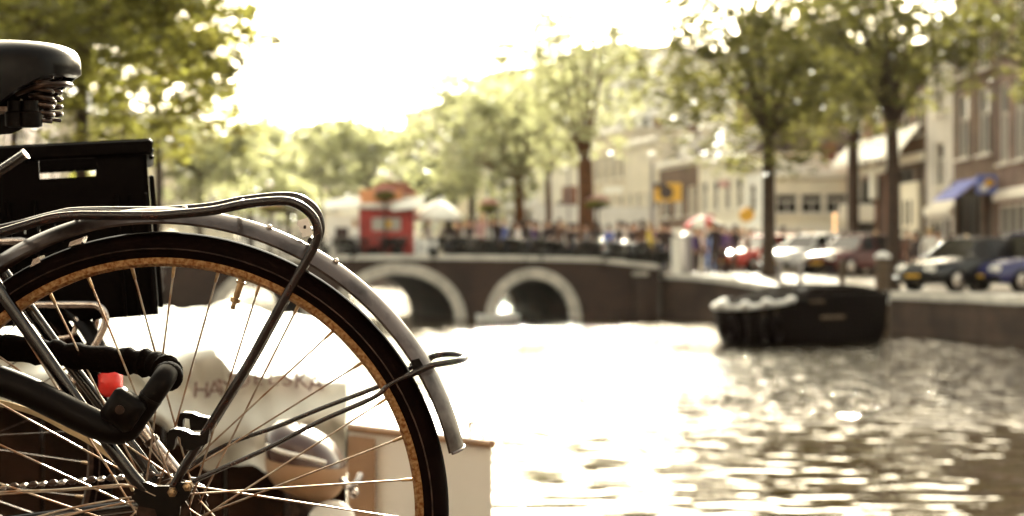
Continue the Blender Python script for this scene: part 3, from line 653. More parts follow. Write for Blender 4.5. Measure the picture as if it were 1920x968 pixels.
for px, py in ((627, 494), (345, 408), (500, 440)):
    s = MB(); c = LP(px, py, -.006); u = (c - HUB); u.y = 0; u.normalize(); s.ball(HUB + u * .3828 + Vector((0, -.004, 0)), .004, 10, 6); s.build('rivet', M['chrome'], fd)
# ---- rear carrier of bent tube
cn = [(-70, 452), (-30, 444), (0, 437), (58, 420), (100, 409), (145, 404.5), (202, 404.5), (289, 404.5), (340, 401), (400, 395), (454, 384), (510, 377.5), (545, 379), (572, 392), (590, 412), (596, 436), (590, 460), (571, 495), (541, 546), (506, 609), (463, 687), (413, 767), (375, 828), (337, 890), (322, 922)]
cf = [(-70, 446), (-30, 438), (0, 432), (66, 413), (110, 402), (139, 397), (202, 395.5), (289, 395.5), (340, 393), (400, 387), (454, 376), (520, 368.5), (556, 370.5), (580, 383), (596, 402), (601, 426), (596, 448), (577, 487), (549, 538), (514, 602), (471, 680), (421, 760), (383, 822), (345, 884), (330, 912)]
car = bpy.data.objects.new('rear_carrier', None)
s = MB(); s.tube(trace(cn, -.058, 5), .0056, 12); car = s.build('rear_carrier', M['carrier'], bike)
s = MB(); s.tube(trace(cf, .058, 5), .0056, 12); s.build('far_tube', M['carrier'], car)
for px, py, r_ in ((140, 401, .0045), (300, 400, .0045), (455, 380, .0045), (30, 426, .0045)):
    s = MB(); s.cyl(LP(px, py + 5, -.058), LP(px, py - 3, .058), r_ * .8, 8); s.build('cross_bar', M['carrier'], car)
s = MB(); s.tube([LP(583, 452, -.05), LP(586, 449, 0), LP(592, 444, .05)], .0045, 8); s.build('cross_bar', M['carrier'], car)
for x0, y0, x1, y1 in ((-60, 440, 300, 398), (-60, 444, 300, 401)): pass
s = MB(); s.tube(trace([(-40, 436), (60, 413), (140, 397), (250, 398), (300, 398)], 0, 4), .0036, 8); s.build('centre_rod', M['carrier'], car)
# reflector bracket plate, serrated at its outer edge
pl = [(557, 414), (577, 408.5), (582, 424), (587, 440), (567, 446), (565, 441), (567, 438), (563, 435), (561, 431), (562, 427), (558, 424), (557, 420), (559, 417)]
s = MB(); q = [LP(x, y, .010) for x, y in pl]; q2 = [LP(x, y, .012) for x, y in pl]; n = len(pl); s.add(q + q2, [tuple(range(n)), tuple(range(2 * n - 1, n - 1, -1))] + [(i, i + n, (i + 1) % n + n, (i + 1) % n) for i in range(n)])
rp = s.build('bracket_plate', M['plate'], bike, smooth=False)
s = MB(); c = LP(571.5, 426, .0095); s.bbox(c, (.0032, .002, .0045), .0008); s.build('bolt', M['lblack'], rp)
s = MB(); s.cyl(LP(580, 430, .011), LP(597, 426, .056), .003, 6); s.build('bracket_arm', M['carrier'], rp)
# ---- mudguard stays: two pairs of flat rods and the looped end
stn = [(322, 925), (383, 893), (497, 843), (600, 790), (700, 746), (729, 722), (765, 704), (790, 693)]
stf = [(325, 905), (379, 860), (440, 828), (520, 800), (600, 767), (700, 729), (745, 708), (770, 690), (785, 684)]
s = MB(); s.tube(trace(stn, -.040, 4), .0030, 8); ms = s.build('mudguard_stay', M['carrier'], bike)
s = MB(); s.tube(trace(stf, .038, 4), .0030, 8); s.build('mudguard_stay', M['carrier'], bike)
s = MB(); s.tube(trace([(770, 703, -.043), (790, 694, -.046), (808, 686, -.046), (840, 680, -.044), (862, 676, -.036), (872, 671, -.016), (870, 667, .014), (858, 664.5, .034), (836, 664, .044), (812, 668, .046), (802, 676, .046), (785, 682, .046), (768, 686, .045)], n=5), .0040, 10); s.build('looped_end', M['carrier'], ms)
s = MB(); pl = [(771, 676), (786, 672), (796, 690), (786, 704), (774, 700)]; q = [LP(x, y, -.0315) for x, y in pl]; q2 = [LP(x, y, -.0285) for x, y in pl]; n = 5
s.add(q + q2, [tuple(range(n)), tuple(range(9, 4, -1))] + [(i, i + n, (i + 1) % n + n, (i + 1) % n) for i in range(n)]); s.build('stay_clip', M['black'], ms, smooth=False)
# ---- frame
BB = HUB + Vector((-.452, 0, -.055)); STAYTOP = LP(-95, 402, 0)
sd_ = (STAYTOP - BB); SEATTOP = BB + sd_ * (sd_.length + .03) / sd_.length; sdn = sd_.normalized()
s = MB(); s.tube([BB, SEATTOP], .0145, 14); fr = s.build('frame', M['frame'], bike); HEADB = BB + Vector((-.60, 0, .36)); HEADT = BB + Vector((-.645, 0, .53))
s = MB(); s.tube([BB, HEADB + Vector((.01, 0, .02))], .016, 14); s.build('down_tube', M['frame'], fr)
s = MB(); s.tube([SEATTOP - sdn * .22, HEADT + Vector((.01, 0, -.03))], .0145, 14); s.build('top_tube', M['frame'], fr)
s = MB(); s.tube([HEADB - (HEADT - HEADB) * .1, HEADT], .018, 14); s.build('head_tube', M['frame'], fr)
s = MB(); s.cyl(BB + Vector((0, -.036, 0)), BB + Vector((0, .036, 0)), .021, 18); s.build('bottom_bracket', M['frame'], fr)
# near and far seat stays (traced) ending in the drop-outs
s = MB(); s.tube(trace([(-98, 398, -.022), (-60, 450, -.040), (0, 546, -.053), (36, 598, -.055), (80, 660, -.056), (130, 731, -.057), (175, 795, -.057), (216, 850, -.057), (252, 897, -.057), (276, 921, -.057)], n=4), [.0078] * 34 + [.0072, .0066, .0060], 14); s.build('seat_stay', M['frame'], fr)
s = MB(); s.tube(trace([(-92, 390, .022), (-46, 440, .040), (10, 516, .053), (56, 580, .055), (110, 655, .056), (165, 727, .057), (215, 796, .057), (262, 858, .057), (296, 905, .057)], n=4), .0078, 14); s.build('seat_stay', M['frame'], fr)
for sy in (-1, 1):
    s = MB(); s.tube(smooth_path([BB + Vector((0, sy * .03, 0)), BB + Vector((.12, sy * .048, .012)), HUB + Vector((-.05, sy * .058, -.008))], 5), .0085, 12); s.build('chain_stay', M['frame'], fr)
    pl = [(255, 905), (275, 905), (292, 912), (318, 912), (330, 906), (352, 905), (362, 914), (352, 935), (338, 950), (336, 968), (318, 976), (296, 972), (290, 955), (262, 950), (248, 935)]
    s = MB(); d0 = -.063 if sy < 0 else .058; q = [LP(x, y, d0) for x, y in pl]; q2 = [v + Vector((0, .005, 0)) for v in q]; n = len(pl)
    s.add(q + q2, [tuple(range(n)), tuple(range(2 * n - 1, n - 1, -1))] + [(i, i + n, (i + 1) % n + n, (i + 1) % n) for i in range(n)]); s.build('drop_out', M['black'], fr, smooth=False)
for px, py in ((323, 923), (352, 912)):
    s = MB(); c = LP(px, py, -.066); s.cyl(c + Vector((0, .006, 0)), c - Vector((0, .002, 0)), .0062, 6); s.ball(c - Vector((0, .003, 0)), .0045, 8, 5); s.build('bolt', M['brass'], fr)
# carrier foot hooks beside the hub (two slotted plates)
def plate(pl, d, t, name, mt, parent):
    q = [LP(x, y, d) for x, y in pl]; q2 = [v + Vector((0, t, 0)) for v in q]; n = len(pl)
    s = MB(); s.add(q + q2, [tuple(range(n)), tuple(range(2 * n - 1, n - 1, -1))] + [(i, i + n, (i + 1) % n + n, (i + 1) % n) for i in range(n)]); return s.build(name, M[mt], parent, smooth=False)
Zc = lambda x, y: (200 + x / 4.033, 728 + y / 4.033)
hk = plate([Zc(*p) for p in [(455, 345), (475, 318), (510, 308), (570, 316), (610, 330), (640, 348), (712, 355), (780, 300), (760, 420), (640, 470), (585, 466), (562, 430), (553, 375), (535, 362), (520, 385), (512, 440), (498, 470), (470, 470), (455, 440)]], -.066, .012, 'carrier_hook', 'black', car)
plate([Zc(*p) for p in [(533, 215), (545, 195), (580, 185), (650, 190), (700, 212), (780, 228), (800, 260), (740, 320), (632, 320), (624, 235), (590, 228), (578, 240), (572, 300), (545, 305), (533, 285)]], .030, .012, 'carrier_hook', 'black', car)
# chrome prop stand leg behind the hub, with its clamp
s = MB(); s.tube([LP(262, 800, .072), LP(330, 884, .072)], .0085, 14); ps = s.build('prop_stand', M['chrome'], bike)
s = MB(); s.tube([LP(281, 823, .072), LP(287, 831, .072)], .0102, 14); s.build('clamp', M['darksteel'], ps)
s = MB(); s.tube([LP(330, 884, .072), HUB + Vector((.10, .10, -.335))], [.0085, .006], 12); s.build('foot', M['chrome'], ps)
# chain guard strip, chain, sprocket
go = [(-140, 742), (-70, 740), (0, 751), (32, 759), (74, 773), (116, 790), (149, 807), (178, 827), (206, 849), (223, 872), (240, 896), (252, 922)]
gi = [(-140, 752), (-70, 752), (0, 763), (34, 770), (67, 781), (96, 795), (124, 811), (150, 824), (173, 838), (206, 862), (226, 882), (246, 922)]
s = MB(); A_ = trace(go, .078, 4); B_ = trace(gi, .078, 4); n = len(A_); q = A_ + B_ + [v + Vector((0, .004, 0)) for v in A_] + [v + Vector((0, .004, 0)) for v in B_]
s.add(q, [(i, i + 1, n + i + 1, n + i) for i in range(n - 1)] + [(i, 2 * n + i, 2 * n + i + 1, i + 1) for i in range(n - 1)] + [(n + i, n + i + 1, 3 * n + i + 1, 3 * n + i) for i in range(n - 1)] + [(2 * n + i, 3 * n + i, 3 * n + i + 1, 2 * n + i + 1) for i in range(n - 1)])
s.build('chain_guard', M['cream'], bike)
c0, c1 = LP(300, 889, .045), LP(-250, 935, .045); L = (c1 - c0); nlk = int(L.length / .0127)
chn = MB(); dirn = L.normalized(); chn.tube([c0, c0 + dirn * .004], .002, 6); ch = chn.build('chain', M['darksteel'], bike)
s = MB(); s.bbox((0, 0, 0), (.0122, .0085, .0085), .003); lk = s.mesh('chain_link', M['darksteel'])
s = MB(); s.bbox((0, 0, 0), (.0095, .0115, .006), .002); lk2 = s.mesh('chain_link', M['chrome'])
ang = math.atan2(-dirn.z, dirn.x)
for k in range(nlk): inst('chain_link', lk if k % 2 else lk2, ch, tuple(c0 + dirn * (.0127 * k)), rot=(0, ang, 0))
s = MB(); n = 18; pr = []
for k in range(n * 2): a = pi * k / n; r_ = .040 if k % 2 else .036; pr.append((r_ * cos(a), r_ * sin(a)))
s.prism(pr, .003, o=HUB + Vector((0, .044, 0))); s.build('sprocket', M['darksteel'], bike, smooth=False)
s = MB(); n = 44; pr = []
for k in range(n * 2): a = pi * k / n; r_ = .094 if k % 2 else .089; pr.append((r_ * cos(a), r_ * sin(a)))
s.prism(pr, .003, o=BB + Vector((0, .044, 0))); cr_ = s.build('chain_ring', M['darksteel'], bike, smooth=False)
for sy in (-1, 1):
    s = MB(); e = BB + Vector((sy * .12, sy * .07, sy * .12)); s.tube([BB + Vector((0, sy * .055, 0)), e], [.012, .009], 8); k_ = s.build('crank', M['chrome'], bike)
    s = MB(); s.bbox(e + Vector((0, sy * .05, 0)), (.09, .09, .028), .008); s.build('pedal', M['plastic'], k_)
# brake cable and rod along the chain stay
for pts, d in (([(-200, 940), (0, 923), (100, 919), (180, 913), (240, 910), (292, 930)], -.062), ([(60, 972), (130, 954), (200, 940), (246, 933)], -.062), ([(95, 975), (190, 952), (250, 940)], -.060)):
    s = MB(); s.tube(trace(pts, d, 4), .0014, 6); s.build('cable', M['spoke'], bike)
# mudguard bridge bracket: pale metal pieces between mudguard and tyre at left
s = MB(); s.prism([(0, 0), (.014, .004), (.012, .014), (.004, .010)], .02, o=LP(56, 502, -.01)); s.build('bracket', M['chrome'], fd, smooth=False)
s = MB(); s.prism([(0, 0), (.016, .004), (.019, .012), (.002, .006)], .02, o=LP(128, 463, -.01)); s.build('bracket', M['chrome'], fd, smooth=False)
# front of the bicycle, out of the picture to the left
FH = HUB + Vector((-1.10, 0, 0)); kids0 = set(bike.children)
fw = [o for o in bike.children if o.name.split('.')[0] in ('tyre', 'rim', 'spoke', 'hub', 'axle')]
for o in fw:
    c = copy_tree(o, bike); c.location = (-1.10, 0, 0)
for sy in (-1, 1):
    s = MB(); s.tube(smooth_path([HEADB + Vector((.0, sy * .03, -.02)), HEADB + Vector((-.05, sy * .05, -.15)), FH + Vector((0, sy * .055, 0))], 5), [.011] * 6 + [.010, .009, .008, .007, .007], 10); s.build('fork', M['frame'], bike)
ff = fender(bike, FH, R(-20), R(150), 'fender', name='front_mudguard')
s = MB(); s.tube([HEADT, HEADT + (HEADT - HEADB) * .9], .011, 10); st = s.build('stem', M['chrome'], bike); HT = HEADT + (HEADT - HEADB) * .9
s = MB(); s.tube(smooth_path([HT + Vector((.24, -.29, .03)), HT + Vector((.10, -.27, .06)), HT + Vector((-.05, -.14, .05)), HT + Vector((-.04, 0, 0)), HT + Vector((-.05, .14, .05)), HT + Vector((.10, .27, .06)), HT + Vector((.24, .29, .03))], 5), .011, 10); hb = s.build('handlebar', M['chrome'], bike)
for sy in (-1, 1):
    s = MB(); s.tube([HT + Vector((.25, sy * .29, .027)), HT + Vector((.13, sy * .275, .055))], .016, 10); s.build('grip', M['plastic'], hb)
# ---- saddle, post, springs
SR = LP(148, 140, 0); SADC = SR + Vector((-.118, 0, .003))
def outline(t):
    # plan outline: wide rounded rear (t=0 -> +x), long nose to -x
    c, s_ = cos(t), sin(t)
    x = .118 * c if c > 0 else .165 * c
    wv = .098 * (1 - .62 * ss(.1, -1.0, c)) if c < .1 else .098
    return x, wv * (abs(s_) ** .85) * (1 if s_ >= 0 else -1)
s = MB(); NT, NR = 64, 16; vs = []; fs = []
def sad(rho, t, inner=0):
    x, y = outline(t); q = sin(min(1, rho) * pi / 2) ** .9
    D = .040 + .066 * ss(.118, -.01, x) - .03 * ss(-.02, -.16, x)
    z = D * (1 - max(0, 1 - rho ** 3.0) ** .6)
    top = .038 - .004 * ss(.09, .0, x) + .012 * ss(-.03, -.16, x)
    slope = 0
    k = 1 - inner * .07
    return SADC + Vector((x * q * k * (1 - .02 * rho), y * q * k, top - z * (1 if not inner else 1) - inner * .005 + (slope * rho ** 3) * .9))
for inner in (0, 1):
    for i in range(NR + 1):
        for j in range(NT): vs.append(sad(i / NR, 2 * pi * j / NT, inner))
off = (NR + 1) * NT
for i in range(NR):
    for j in range(NT):
        l = (j + 1) % NT; fs.append((i * NT + j, (i + 1) * NT + j, (i + 1) * NT + l, i * NT + l)); fs.append((off + i * NT + j, off + i * NT + l, off + (i + 1) * NT + l, off + (i + 1) * NT + j))
for j in range(NT): l = (j + 1) % NT; fs.append((NR * NT + j, off + NR * NT + j, off + NR * NT + l, NR * NT + l))
s.add(vs, fs); sadl = s.build('saddle', M['saddle'], bike, smooth=60)
s = MB(); s.tube(smooth_path([LP(30, 176, -.055), LP(80, 160, -.06), LP(120, 158, -.045), LP(132, 160, 0), LP(120, 156, .045), LP(70, 160, .06)], 5), .0035, 8); s.build('rail', M['darksteel'], sadl)
for y in (-.045, .045):
    s = MB(); c = LP(78 if y < 0 else 95, 190, y); N = 90; s.tube([c + Vector((.013 * cos(k * .42), .013 * sin(k * .42), .030 - .055 * k / N)) for k in range(N)], .0026, 6); s.build('spring', M['darksteel'], sadl)
s = MB(); s.tube(smooth_path([LP(52, 190, -.03), LP(80, 186, -.034), LP(98, 190, -.03), LP(101, 195, -.018), LP(92, 199, -.012), LP(66, 200, -.010)], 5), .0034, 8); s.build('loop', M['darksteel'], sadl)
s = MB()
for px, r_ in ((40, .0125), (68, .0135)):
    c = LP(px, 218, -.04); s.tube([c + Vector((0, -.02, .018)), c + Vector((0, -.02, .006)), c + Vector((0, -.02, .004)), c + Vector((0, -.02, -.012)), c + Vector((0, -.02, -.014))], [r_ * .7, r_ * .75, r_, r_, r_ * .6], 12)
s.tube([LP(30, 214, -.05), LP(80, 212, -.05)], .0055, 8); s.tube([LP(48, 207, -.045), LP(76, 208, -.045)], .004, 8)
s.build('saddle_clamp', M['plastic'], sadl)
s = MB(); s.tube([SEATTOP - sdn * .02, LP(-40, 200, 0)], .0125, 12); s.tube([LP(-40, 200, 0), LP(40, 200, 0)], .010, 10); s.build('seat_post', M['chrome'], bike)
# ================================================================ LOCK round the frame
lock = empty('bicycle_lock', broot, 'thick black bicycle lock with fabric sleeve threaded through the spokes', 'lock', rot=(LEAN, 0, 0))
s = MB(); pts = trace([(-90, 640, .0), (-40, 644, .01), (0, 650, .02), (60, 658, .025), (110, 664, .025), (170, 672, .02), (230, 677, .01), (280, 682, 0), (305, 688, -.018), (315, 698, -.034), (316, 710, -.050)], n=5)
rr = [.0165 + .0016 * sin(i * 1.7) + .001 * sin(i * 4.1) for i in range(len(pts))]; rr[-1] = .0165; rr[-2] = .0175; s.tube(pts, rr, 14); s.ball(LP(315, 706, -.052), .0185, 16, 10); s.build('fabric_sleeve', M['sleeve'], lock)
s = MB(); pts = trace([(313, 701, -.060), (303, 716, -.076), (284, 744), (262, 776), (244, 796), (222, 806), (190, 800), (150, 782), (100, 757), (50, 733), (0, 714), (-60, 696), (-120, 690)], -.083, 5); n = len(pts)
s.tube(pts, [.0138 if i < n * .25 else (.0138 + .004 * ss(n * .25, n * .36, i)) for i in range(n)], 18); lb = s.build('lock_body', M['plastic'], lock)
s = MB(); a0, b0 = LP(281, 748, -.083), LP(284, 743.5, -.083); s.tube([a0, b0], .0144, 18); s.build('seam_ring', M['black'], lb)
cb = LP(232, 768, -.100); Mx = Matrix.Rotation(R(35), 3, 'Y'); s = MB(); s.bbox(cb, (.042, .042, .034), .009, M=Mx @ Matrix.Rotation(R(90), 3, 'X') @ Matrix.Rotation(R(0), 3, 'Z')); lc = s.build('lock_case', M['plastic'], lb, smooth=50)
s = MB(); s.cyl(cb + Vector((0, -.0180, .003)), cb + Vector((0, -.0160, .003)), .0055, 16); kc = s.build('key_cylinder', M['darksteel'], lc)
# ================================================================ SECOND BICYCLE behind, with the crate
b2r = Vector(((-190 - 960) * 2.32 / F, 2.32, 1.09)); RI = Matrix.Identity(3)
b2 = empty('bicycle', b2r, 'second dark bicycle parked behind, its chrome carrier loop under the black crate', 'bicycle')
H2 = Vector((0, 0, .352)); L2 = lambda px, py, d=0: LP(px, py, d, root=b2r, Rt=RI)
wheel(b2, H2, rimmat='darksteel', spm='darksteel', valve=False)
f2 = fender(b2, H2, R(5), R(200), 'black')
s = MB(); s.tube(smooth_path([L2(-160, 574, -.05), L2(0, 572, -.05), L2(82, 571, -.05), L2(165, 571, -.05), L2(186, 575, -.05), L2(197, 590, -.05), L2(197, 606, -.05), L2(188, 628, -.05), L2(170, 660, -.05), L2(110, 760, -.05)], 5), .0062, 12); c2 = s.build('rear_carrier', M['chrome'], b2)
s = MB(); s.tube(smooth_path([L2(-160, 572, .06), L2(0, 570, .06), L2(82, 569, .06), L2(150, 569, .06), L2(172, 575, .06), L2(180, 600, .06), L2(160, 660, .06), L2(100, 750, .06)], 5), .0062, 12); s.build('far_tube', M['chrome'], c2)
s = MB(); s.tube(smooth_path([L2(60, 594, -.02), L2(115, 594, -.02), L2(138, 596, -.02), L2(143, 604, -.02), L2(137, 626, -.02), L2(126, 632, -.02), L2(100, 634, -.02), L2(60, 634, -.02)], 5), .0042, 10); s.build('inner_loop', M['chrome'], c2)
for px in (-120, 0, 120):
    s = MB(); s.cyl(L2(px, 573, -.05), L2(px, 571, .06), .005, 8); s.build('cross_bar', M['chrome'], c2)
s = MB(); s.bbox(L2(207, 718, -.03), (.034, .03, .046), .009); rl = s.build('rear_reflector', M['redlens'], b2, smooth=60); rl['label'] = 'small bright red rear reflector'
s = MB(); s.tube([L2(175, 700, 0), L2(205, 712, -.01)], .005, 8); s.build('arm', M['black'], rl)
BB2 = Vector((-.45, 0, .30)); ST2 = Vector((-.63, 0, .84)); HB2 = Vector((-1.02, 0, .66)); HT2 = Vector((-1.07, 0, .86))
s = MB(); s.tube([BB2, ST2], .0145, 10); fr2 = s.build('frame', M['frame'], b2)
for a_, b__ in ((BB2, HB2), (BB2.lerp(ST2, .7), HT2), (HB2, HT2)):
    s = MB(); s.tube([a_, b__], .015, 10); s.build('frame_tube', M['frame'], fr2)
for sy in (-1, 1):
    s = MB(); s.tube([ST2.lerp(BB2, .15) + Vector((0, sy * .02, 0)), H2 + Vector((0, sy * .06, 0))], .008, 10); s.build('seat_stay', M['frame'], fr2)
    s = MB(); s.tube([BB2 + Vector((0, sy * .03, 0)), H2 + Vector((0, sy * .06, 0))], .009, 10); s.build('chain_stay', M['frame'], fr2)
    s = MB(); s.tube([HB2 + Vector((0, sy * .03, 0)), Vector((-1.12, sy * .055, .352))], .010, 10); s.build('fork', M['frame'], b2)
for o in [o for o in b2.children if o.name.split('.')[0] in ('tyre', 'rim', 'spoke', 'hub', 'axle')]:
    c = copy_tree(o, b2); c.location = (-1.12, 0, 0)
s = MB(); s.tube([HT2, HT2 + Vector((-.04, 0, .2))], .011, 10); s.tube(smooth_path([HT2 + Vector((.2, -.28, .2)), HT2 + Vector((0, -.22, .25)), HT2 + Vector((-.05, 0, .2)), HT2 + Vector((0, .22, .25)), HT2 + Vector((.2, .28, .2))], 5), .011, 10); s.build('handlebar', M['chrome'], b2)
s = MB(); s.bbox(ST2 + Vector((.02, 0, .13)), (.26, .16, .06), .025); s.tube([ST2, ST2 + Vector((-.02, 0, .12))], .012, 8); s.build('saddle', M['saddle'], b2)
s = MB(); s.tube([L2(-60, 454, -.08), L2(0, 453, -.08), L2(40, 452, -.08), L2(62, 458, -.07)], .006, 10); s.build('rack_rod', M['chrome'], b2)
s = MB(); s.tube([L2(-120, 403, -.22), L2(-40, 348, -.22), L2(47, 290, -.22)], .0075, 14); hr = s.build('stub_tube', M['frame'], b2)
s = MB(); s.tube([L2(46, 290.6, -.22), L2(49, 288.6, -.22)], .0082, 14); s.build('tube_rim', M['chrome'], hr)
s = MB(); s.tube([L2(-120, 403, -.22), Vector((-.45, -.05, .75)), ST2], .0075, 8); s.build('stub_root', M['frame'], hr)
# ---- crate
CRD = 2.33; ck = CRD / F; cc0 = P(297, 590, CRD)                      # lower right front corner
crate = empty('plastic_crate', cc0, 'black plastic bottle crate with a handle slot standing on a bicycle carrier', 'crate', rot=(0, R(-4.2), R(14)))
Wc, Hc, Dc = .40, .285, .30
s = MB(); hx = [-(305 - 78) * ck, -(300 - 186) * ck]
def crwall(o, w_, holes, t, name, rz=0):
    m_ = MB(); Mz = Matrix.Rotation(rz, 3, 'Z'); m_.holed(w_, Hc, holes, t, o=o, M=Mz); return m_.build(name, M['crate'], crate, smooth=False)
hole = (Wc + hx[0] + .030, .232, Wc + hx[1] + .018, .266)
slots = []
for k in range(9):
    x = .105 + k * .024; slots.append((x, .150 - .001 * k, x + (.007 if k % 2 else .003), .165 - .001 * k))
for k in range(5): slots.append((.12 + .035 * k, .128, .126 + .035 * k, .135))
for k in range(4): slots.append((.10 + .022 * k, .110, .103 + .022 * k, .116))
crwall(Vector((-Wc, 0, 0)), Wc, [hole] + slots, .006, 'front_wall')
crwall(Vector((-Wc, Dc, 0)), Wc, [(hole[0] - .12, .225, hole[2] + .03, .276)] + slots, .006, 'back_wall')
crwall(Vector((0, 0, 0)), Dc, [(.09, .213, .21, .248)], .006, 'side_wall', R(90))
crwall(Vector((-Wc + .006, 0, 0)), Dc, [(.09, .213, .21, .248)], .006, 'side_wall', R(90))
s = MB(); s.box((-Wc / 2, Dc / 2, .004), (Wc, Dc, .008)); s.build('bottom', M['crate'], crate)
s = MB(); t = .012
for a_, b__, c_ in (((-Wc / 2, -.004, Hc - .01), (Wc + .016, .014, .026), 0), ((-Wc / 2, Dc + .008, Hc - .01), (Wc + .016, .014, .026), 0), ((.004, Dc / 2, Hc - .01), (.014, Dc + .02, .026), 0), ((-Wc - .002, Dc / 2, Hc - .01), (.014, Dc + .02, .026), 0)): s.bbox(a_, b__, .004)
s.build('rim', M['crate'], crate)
for x in (-.006, -.03, -.052, -.18, -.22, -.34, -.39):
    s = MB(); s.bbox((x, -.006, .10), (.006, .012, .20), .002); s.build('rib', M['crate'], crate)
for x in (-.04, -.16, -.28):
    s = MB(); s.bbox((x, -.004, .11), (.10 if x < -.05 else .05, .008, .008), .002); s.build('rib', M['crate'], crate)
for z in (.282, .270, .258):
    s = MB(); s.bbox((.008, .02, z), (.008, .04, .006), .002); s.build('rib', M['crate'], crate)
for k in range(4):
    s = MB(); s.bbox((.005, .03 + k * .075, .12), (.008, .006, .22), .002); s.build('rib', M['crate'], crate)
# ================================================================ COVERED BOAT moored below the quay
bo = Vector((-1.1, 4.3, 0)); boat = empty('covered_boat', bo, 'white hulled moored boat under a creased white tarpaulin with printed letters', 'boat')
YT = 3.75   # front face of the cover
def ridge(px):  # height of the cover ridge (photo y) along the boat
    pts = [(-300, 600), (0, 602), (200, 592), (330, 588), (385, 584), (412, 577), (450, 583), (570, 604), (600, 612), (640, 626)]
    for (a_, ya), (c_, yc) in zip(pts, pts[1:]):
        if px <= c_: return ya + (yc - ya) * max(0, (px - a_)) / (c_ - a_)
    return 626
def crest(px):  # second fold lower on the front
    pts = [(-300, 668), (0, 664), (150, 680), (280, 688), (330, 673), (398, 662), (440, 690), (500, 706), (580, 712), (655, 735)]
    for (a_, ya), (c_, yc) in zip(pts, pts[1:]):
        if px <= c_: t = max(0, (px - a_)) / (c_ - a_); return ya + (yc - ya) * t
    return 735
NU, NV = 130, 44; s = MB(bo); vs = []; fs = []
for i in range(NU + 1):
    px = -420 + (648 + 420) * i / NU
    yr, yc = ridge(px), crest(px); yb = 985
    fold = lambda k, ph, a_: a_ * math.exp(-((px - k) / 60) ** 2)
    for j in range(NV + 1):
        t = j / NV
        if t < .22: k = t / .22; Yd = 4.55 - .15 * k; z = P(px, yr, 4.55).z - .0 + .0 * k; z = z + .02 * sin(pi * k)
        elif t < .45:
            k = (t - .22) / .23; Yd = 4.40 - (4.40 - 3.80) * k; zr = P(px, yr, 4.55).z; zc = P(px, yc, 3.80).z; z = zr + (zc - zr) * (k ** (1.5 if px < 430 else 1.1))
        else:
            k = (t - .45) / .55; Yd = 3.80 - .10 * k + .03 * sin(k * 9 + px * .012) + .045 * sin(px * .031 + k * 2.2) * k + .02 * sin(px * .083 - 3 * k) * k
            zc = P(px, yc, 3.80).z; zb = P(px, 755 + 120 * ss(240, 400, px) + 8 * sin(px * .05), 3.75).z; z = zc + (zb - zc) * k
        X = (px - 960) * 3.95 / F if i < NU else (px - 960) * 3.97 / F
        X = (px - 960) * Yd / F if t > .3 else (px - 960) * (4.40 if t > .22 else Yd) / F * .97 + .03 * (px - 960) * Yd / F
        nz = .012 * sin(px * .045 + t * 7) + .008 * sin(px * .11 - t * 13)
        vs.append((X, Yd + nz, z + nz * .4))
for i in range(NU):
    for j in range(NV): a_ = i * (NV + 1) + j; fs.append((a_, a_ + 1, a_ + NV + 2, a_ + NV + 1))
s.add(vs, fs)
# closed right end and back of the cover
e0 = NU * (NV + 1); ring = [s.v[e0 + j] + s.o for j in range(NV + 1)]; cb_ = Vector((ring[-1].x, 4.6, ring[-1].z)); s.add(ring + [cb_], [tuple(range(NV + 2))])
s.add([P(-420, 600, 4.55), P(648, 626, 4.55), Vector((P(648, 626, 4.55).x, 4.62, .75)), Vector((P(-420, 600, 4.55).x, 4.62, .75))], [(0, 1, 2, 3)])
tp_ = s.build('tarpaulin', M['tarp'], boat, smooth=70)
# printed letters following the cover
def tarp_y(px, py):
    best = None
    for i in range(0, len(vs)):
        v = vs[i]
        if v[1] > 3.95: continue
        qx = 960 + v[0] / v[1] * F; qy = HOR - (v[2] - EYE) / v[1] * F; d = (qx - px) ** 2 + (qy - py) ** 2
        if best is None or d < best[0]: best = (d, v[1])
    return best[1]
def letters(word, x0, y0, adv, slope, size, depth=.03):
    for k, ch_ in enumerate(word):
        cu = bpy.data.curves.new('letter', 'FONT'); cu.body = ch_; cu.size = size; cu.extrude = .001; cu.align_x = 'CENTER'
        px, py = x0 + adv * k, y0 + slope(k); yy = tarp_y(px, py) - depth; c = P(px, py + 16, yy)
        o = bpy.data.objects.new('letter', cu); COL.objects.link(o); dg = bpy.context.evaluated_depsgraph_get(); me = bpy.data.meshes.new_from_object(o.evaluated_get(dg))
        bpy.data.objects.remove(o); bpy.data.curves.remove(cu); me.materials.clear(); me.materials.append(M['ink'])
        inst('letter', me, tp_, tuple(c - bo), rot=(R(90 - 8), R([2, -3, -22, -12, 5, 4, 2, 0, -3][k] if k < 9 else 0), 0))
letters('HANDELSKA', 376, 724, 27, lambda k: [6, 4, -6, -14, -18, -18, -16, -12, -8][k], .062)
# hull
hs = MB(bo); secs = []
for u, hw_, zt in ((-3.4, .15, 1.0), (-2.9, .7, .78), (-1.6, .88, .68), (0, .9, .66), (.75, .86, .66), (1.02, .80, .68)):
    x = bo.x + u; secs.append([(x, bo.y - hw_, zt), (x, bo.y - hw_ * .98, .35), (x, bo.y - hw_ * .7, -.1), (x, bo.y, -.25), (x, bo.y + hw_ * .7, -.1), (x, bo.y + hw_ * .98, .35), (x, bo.y + hw_, zt)])
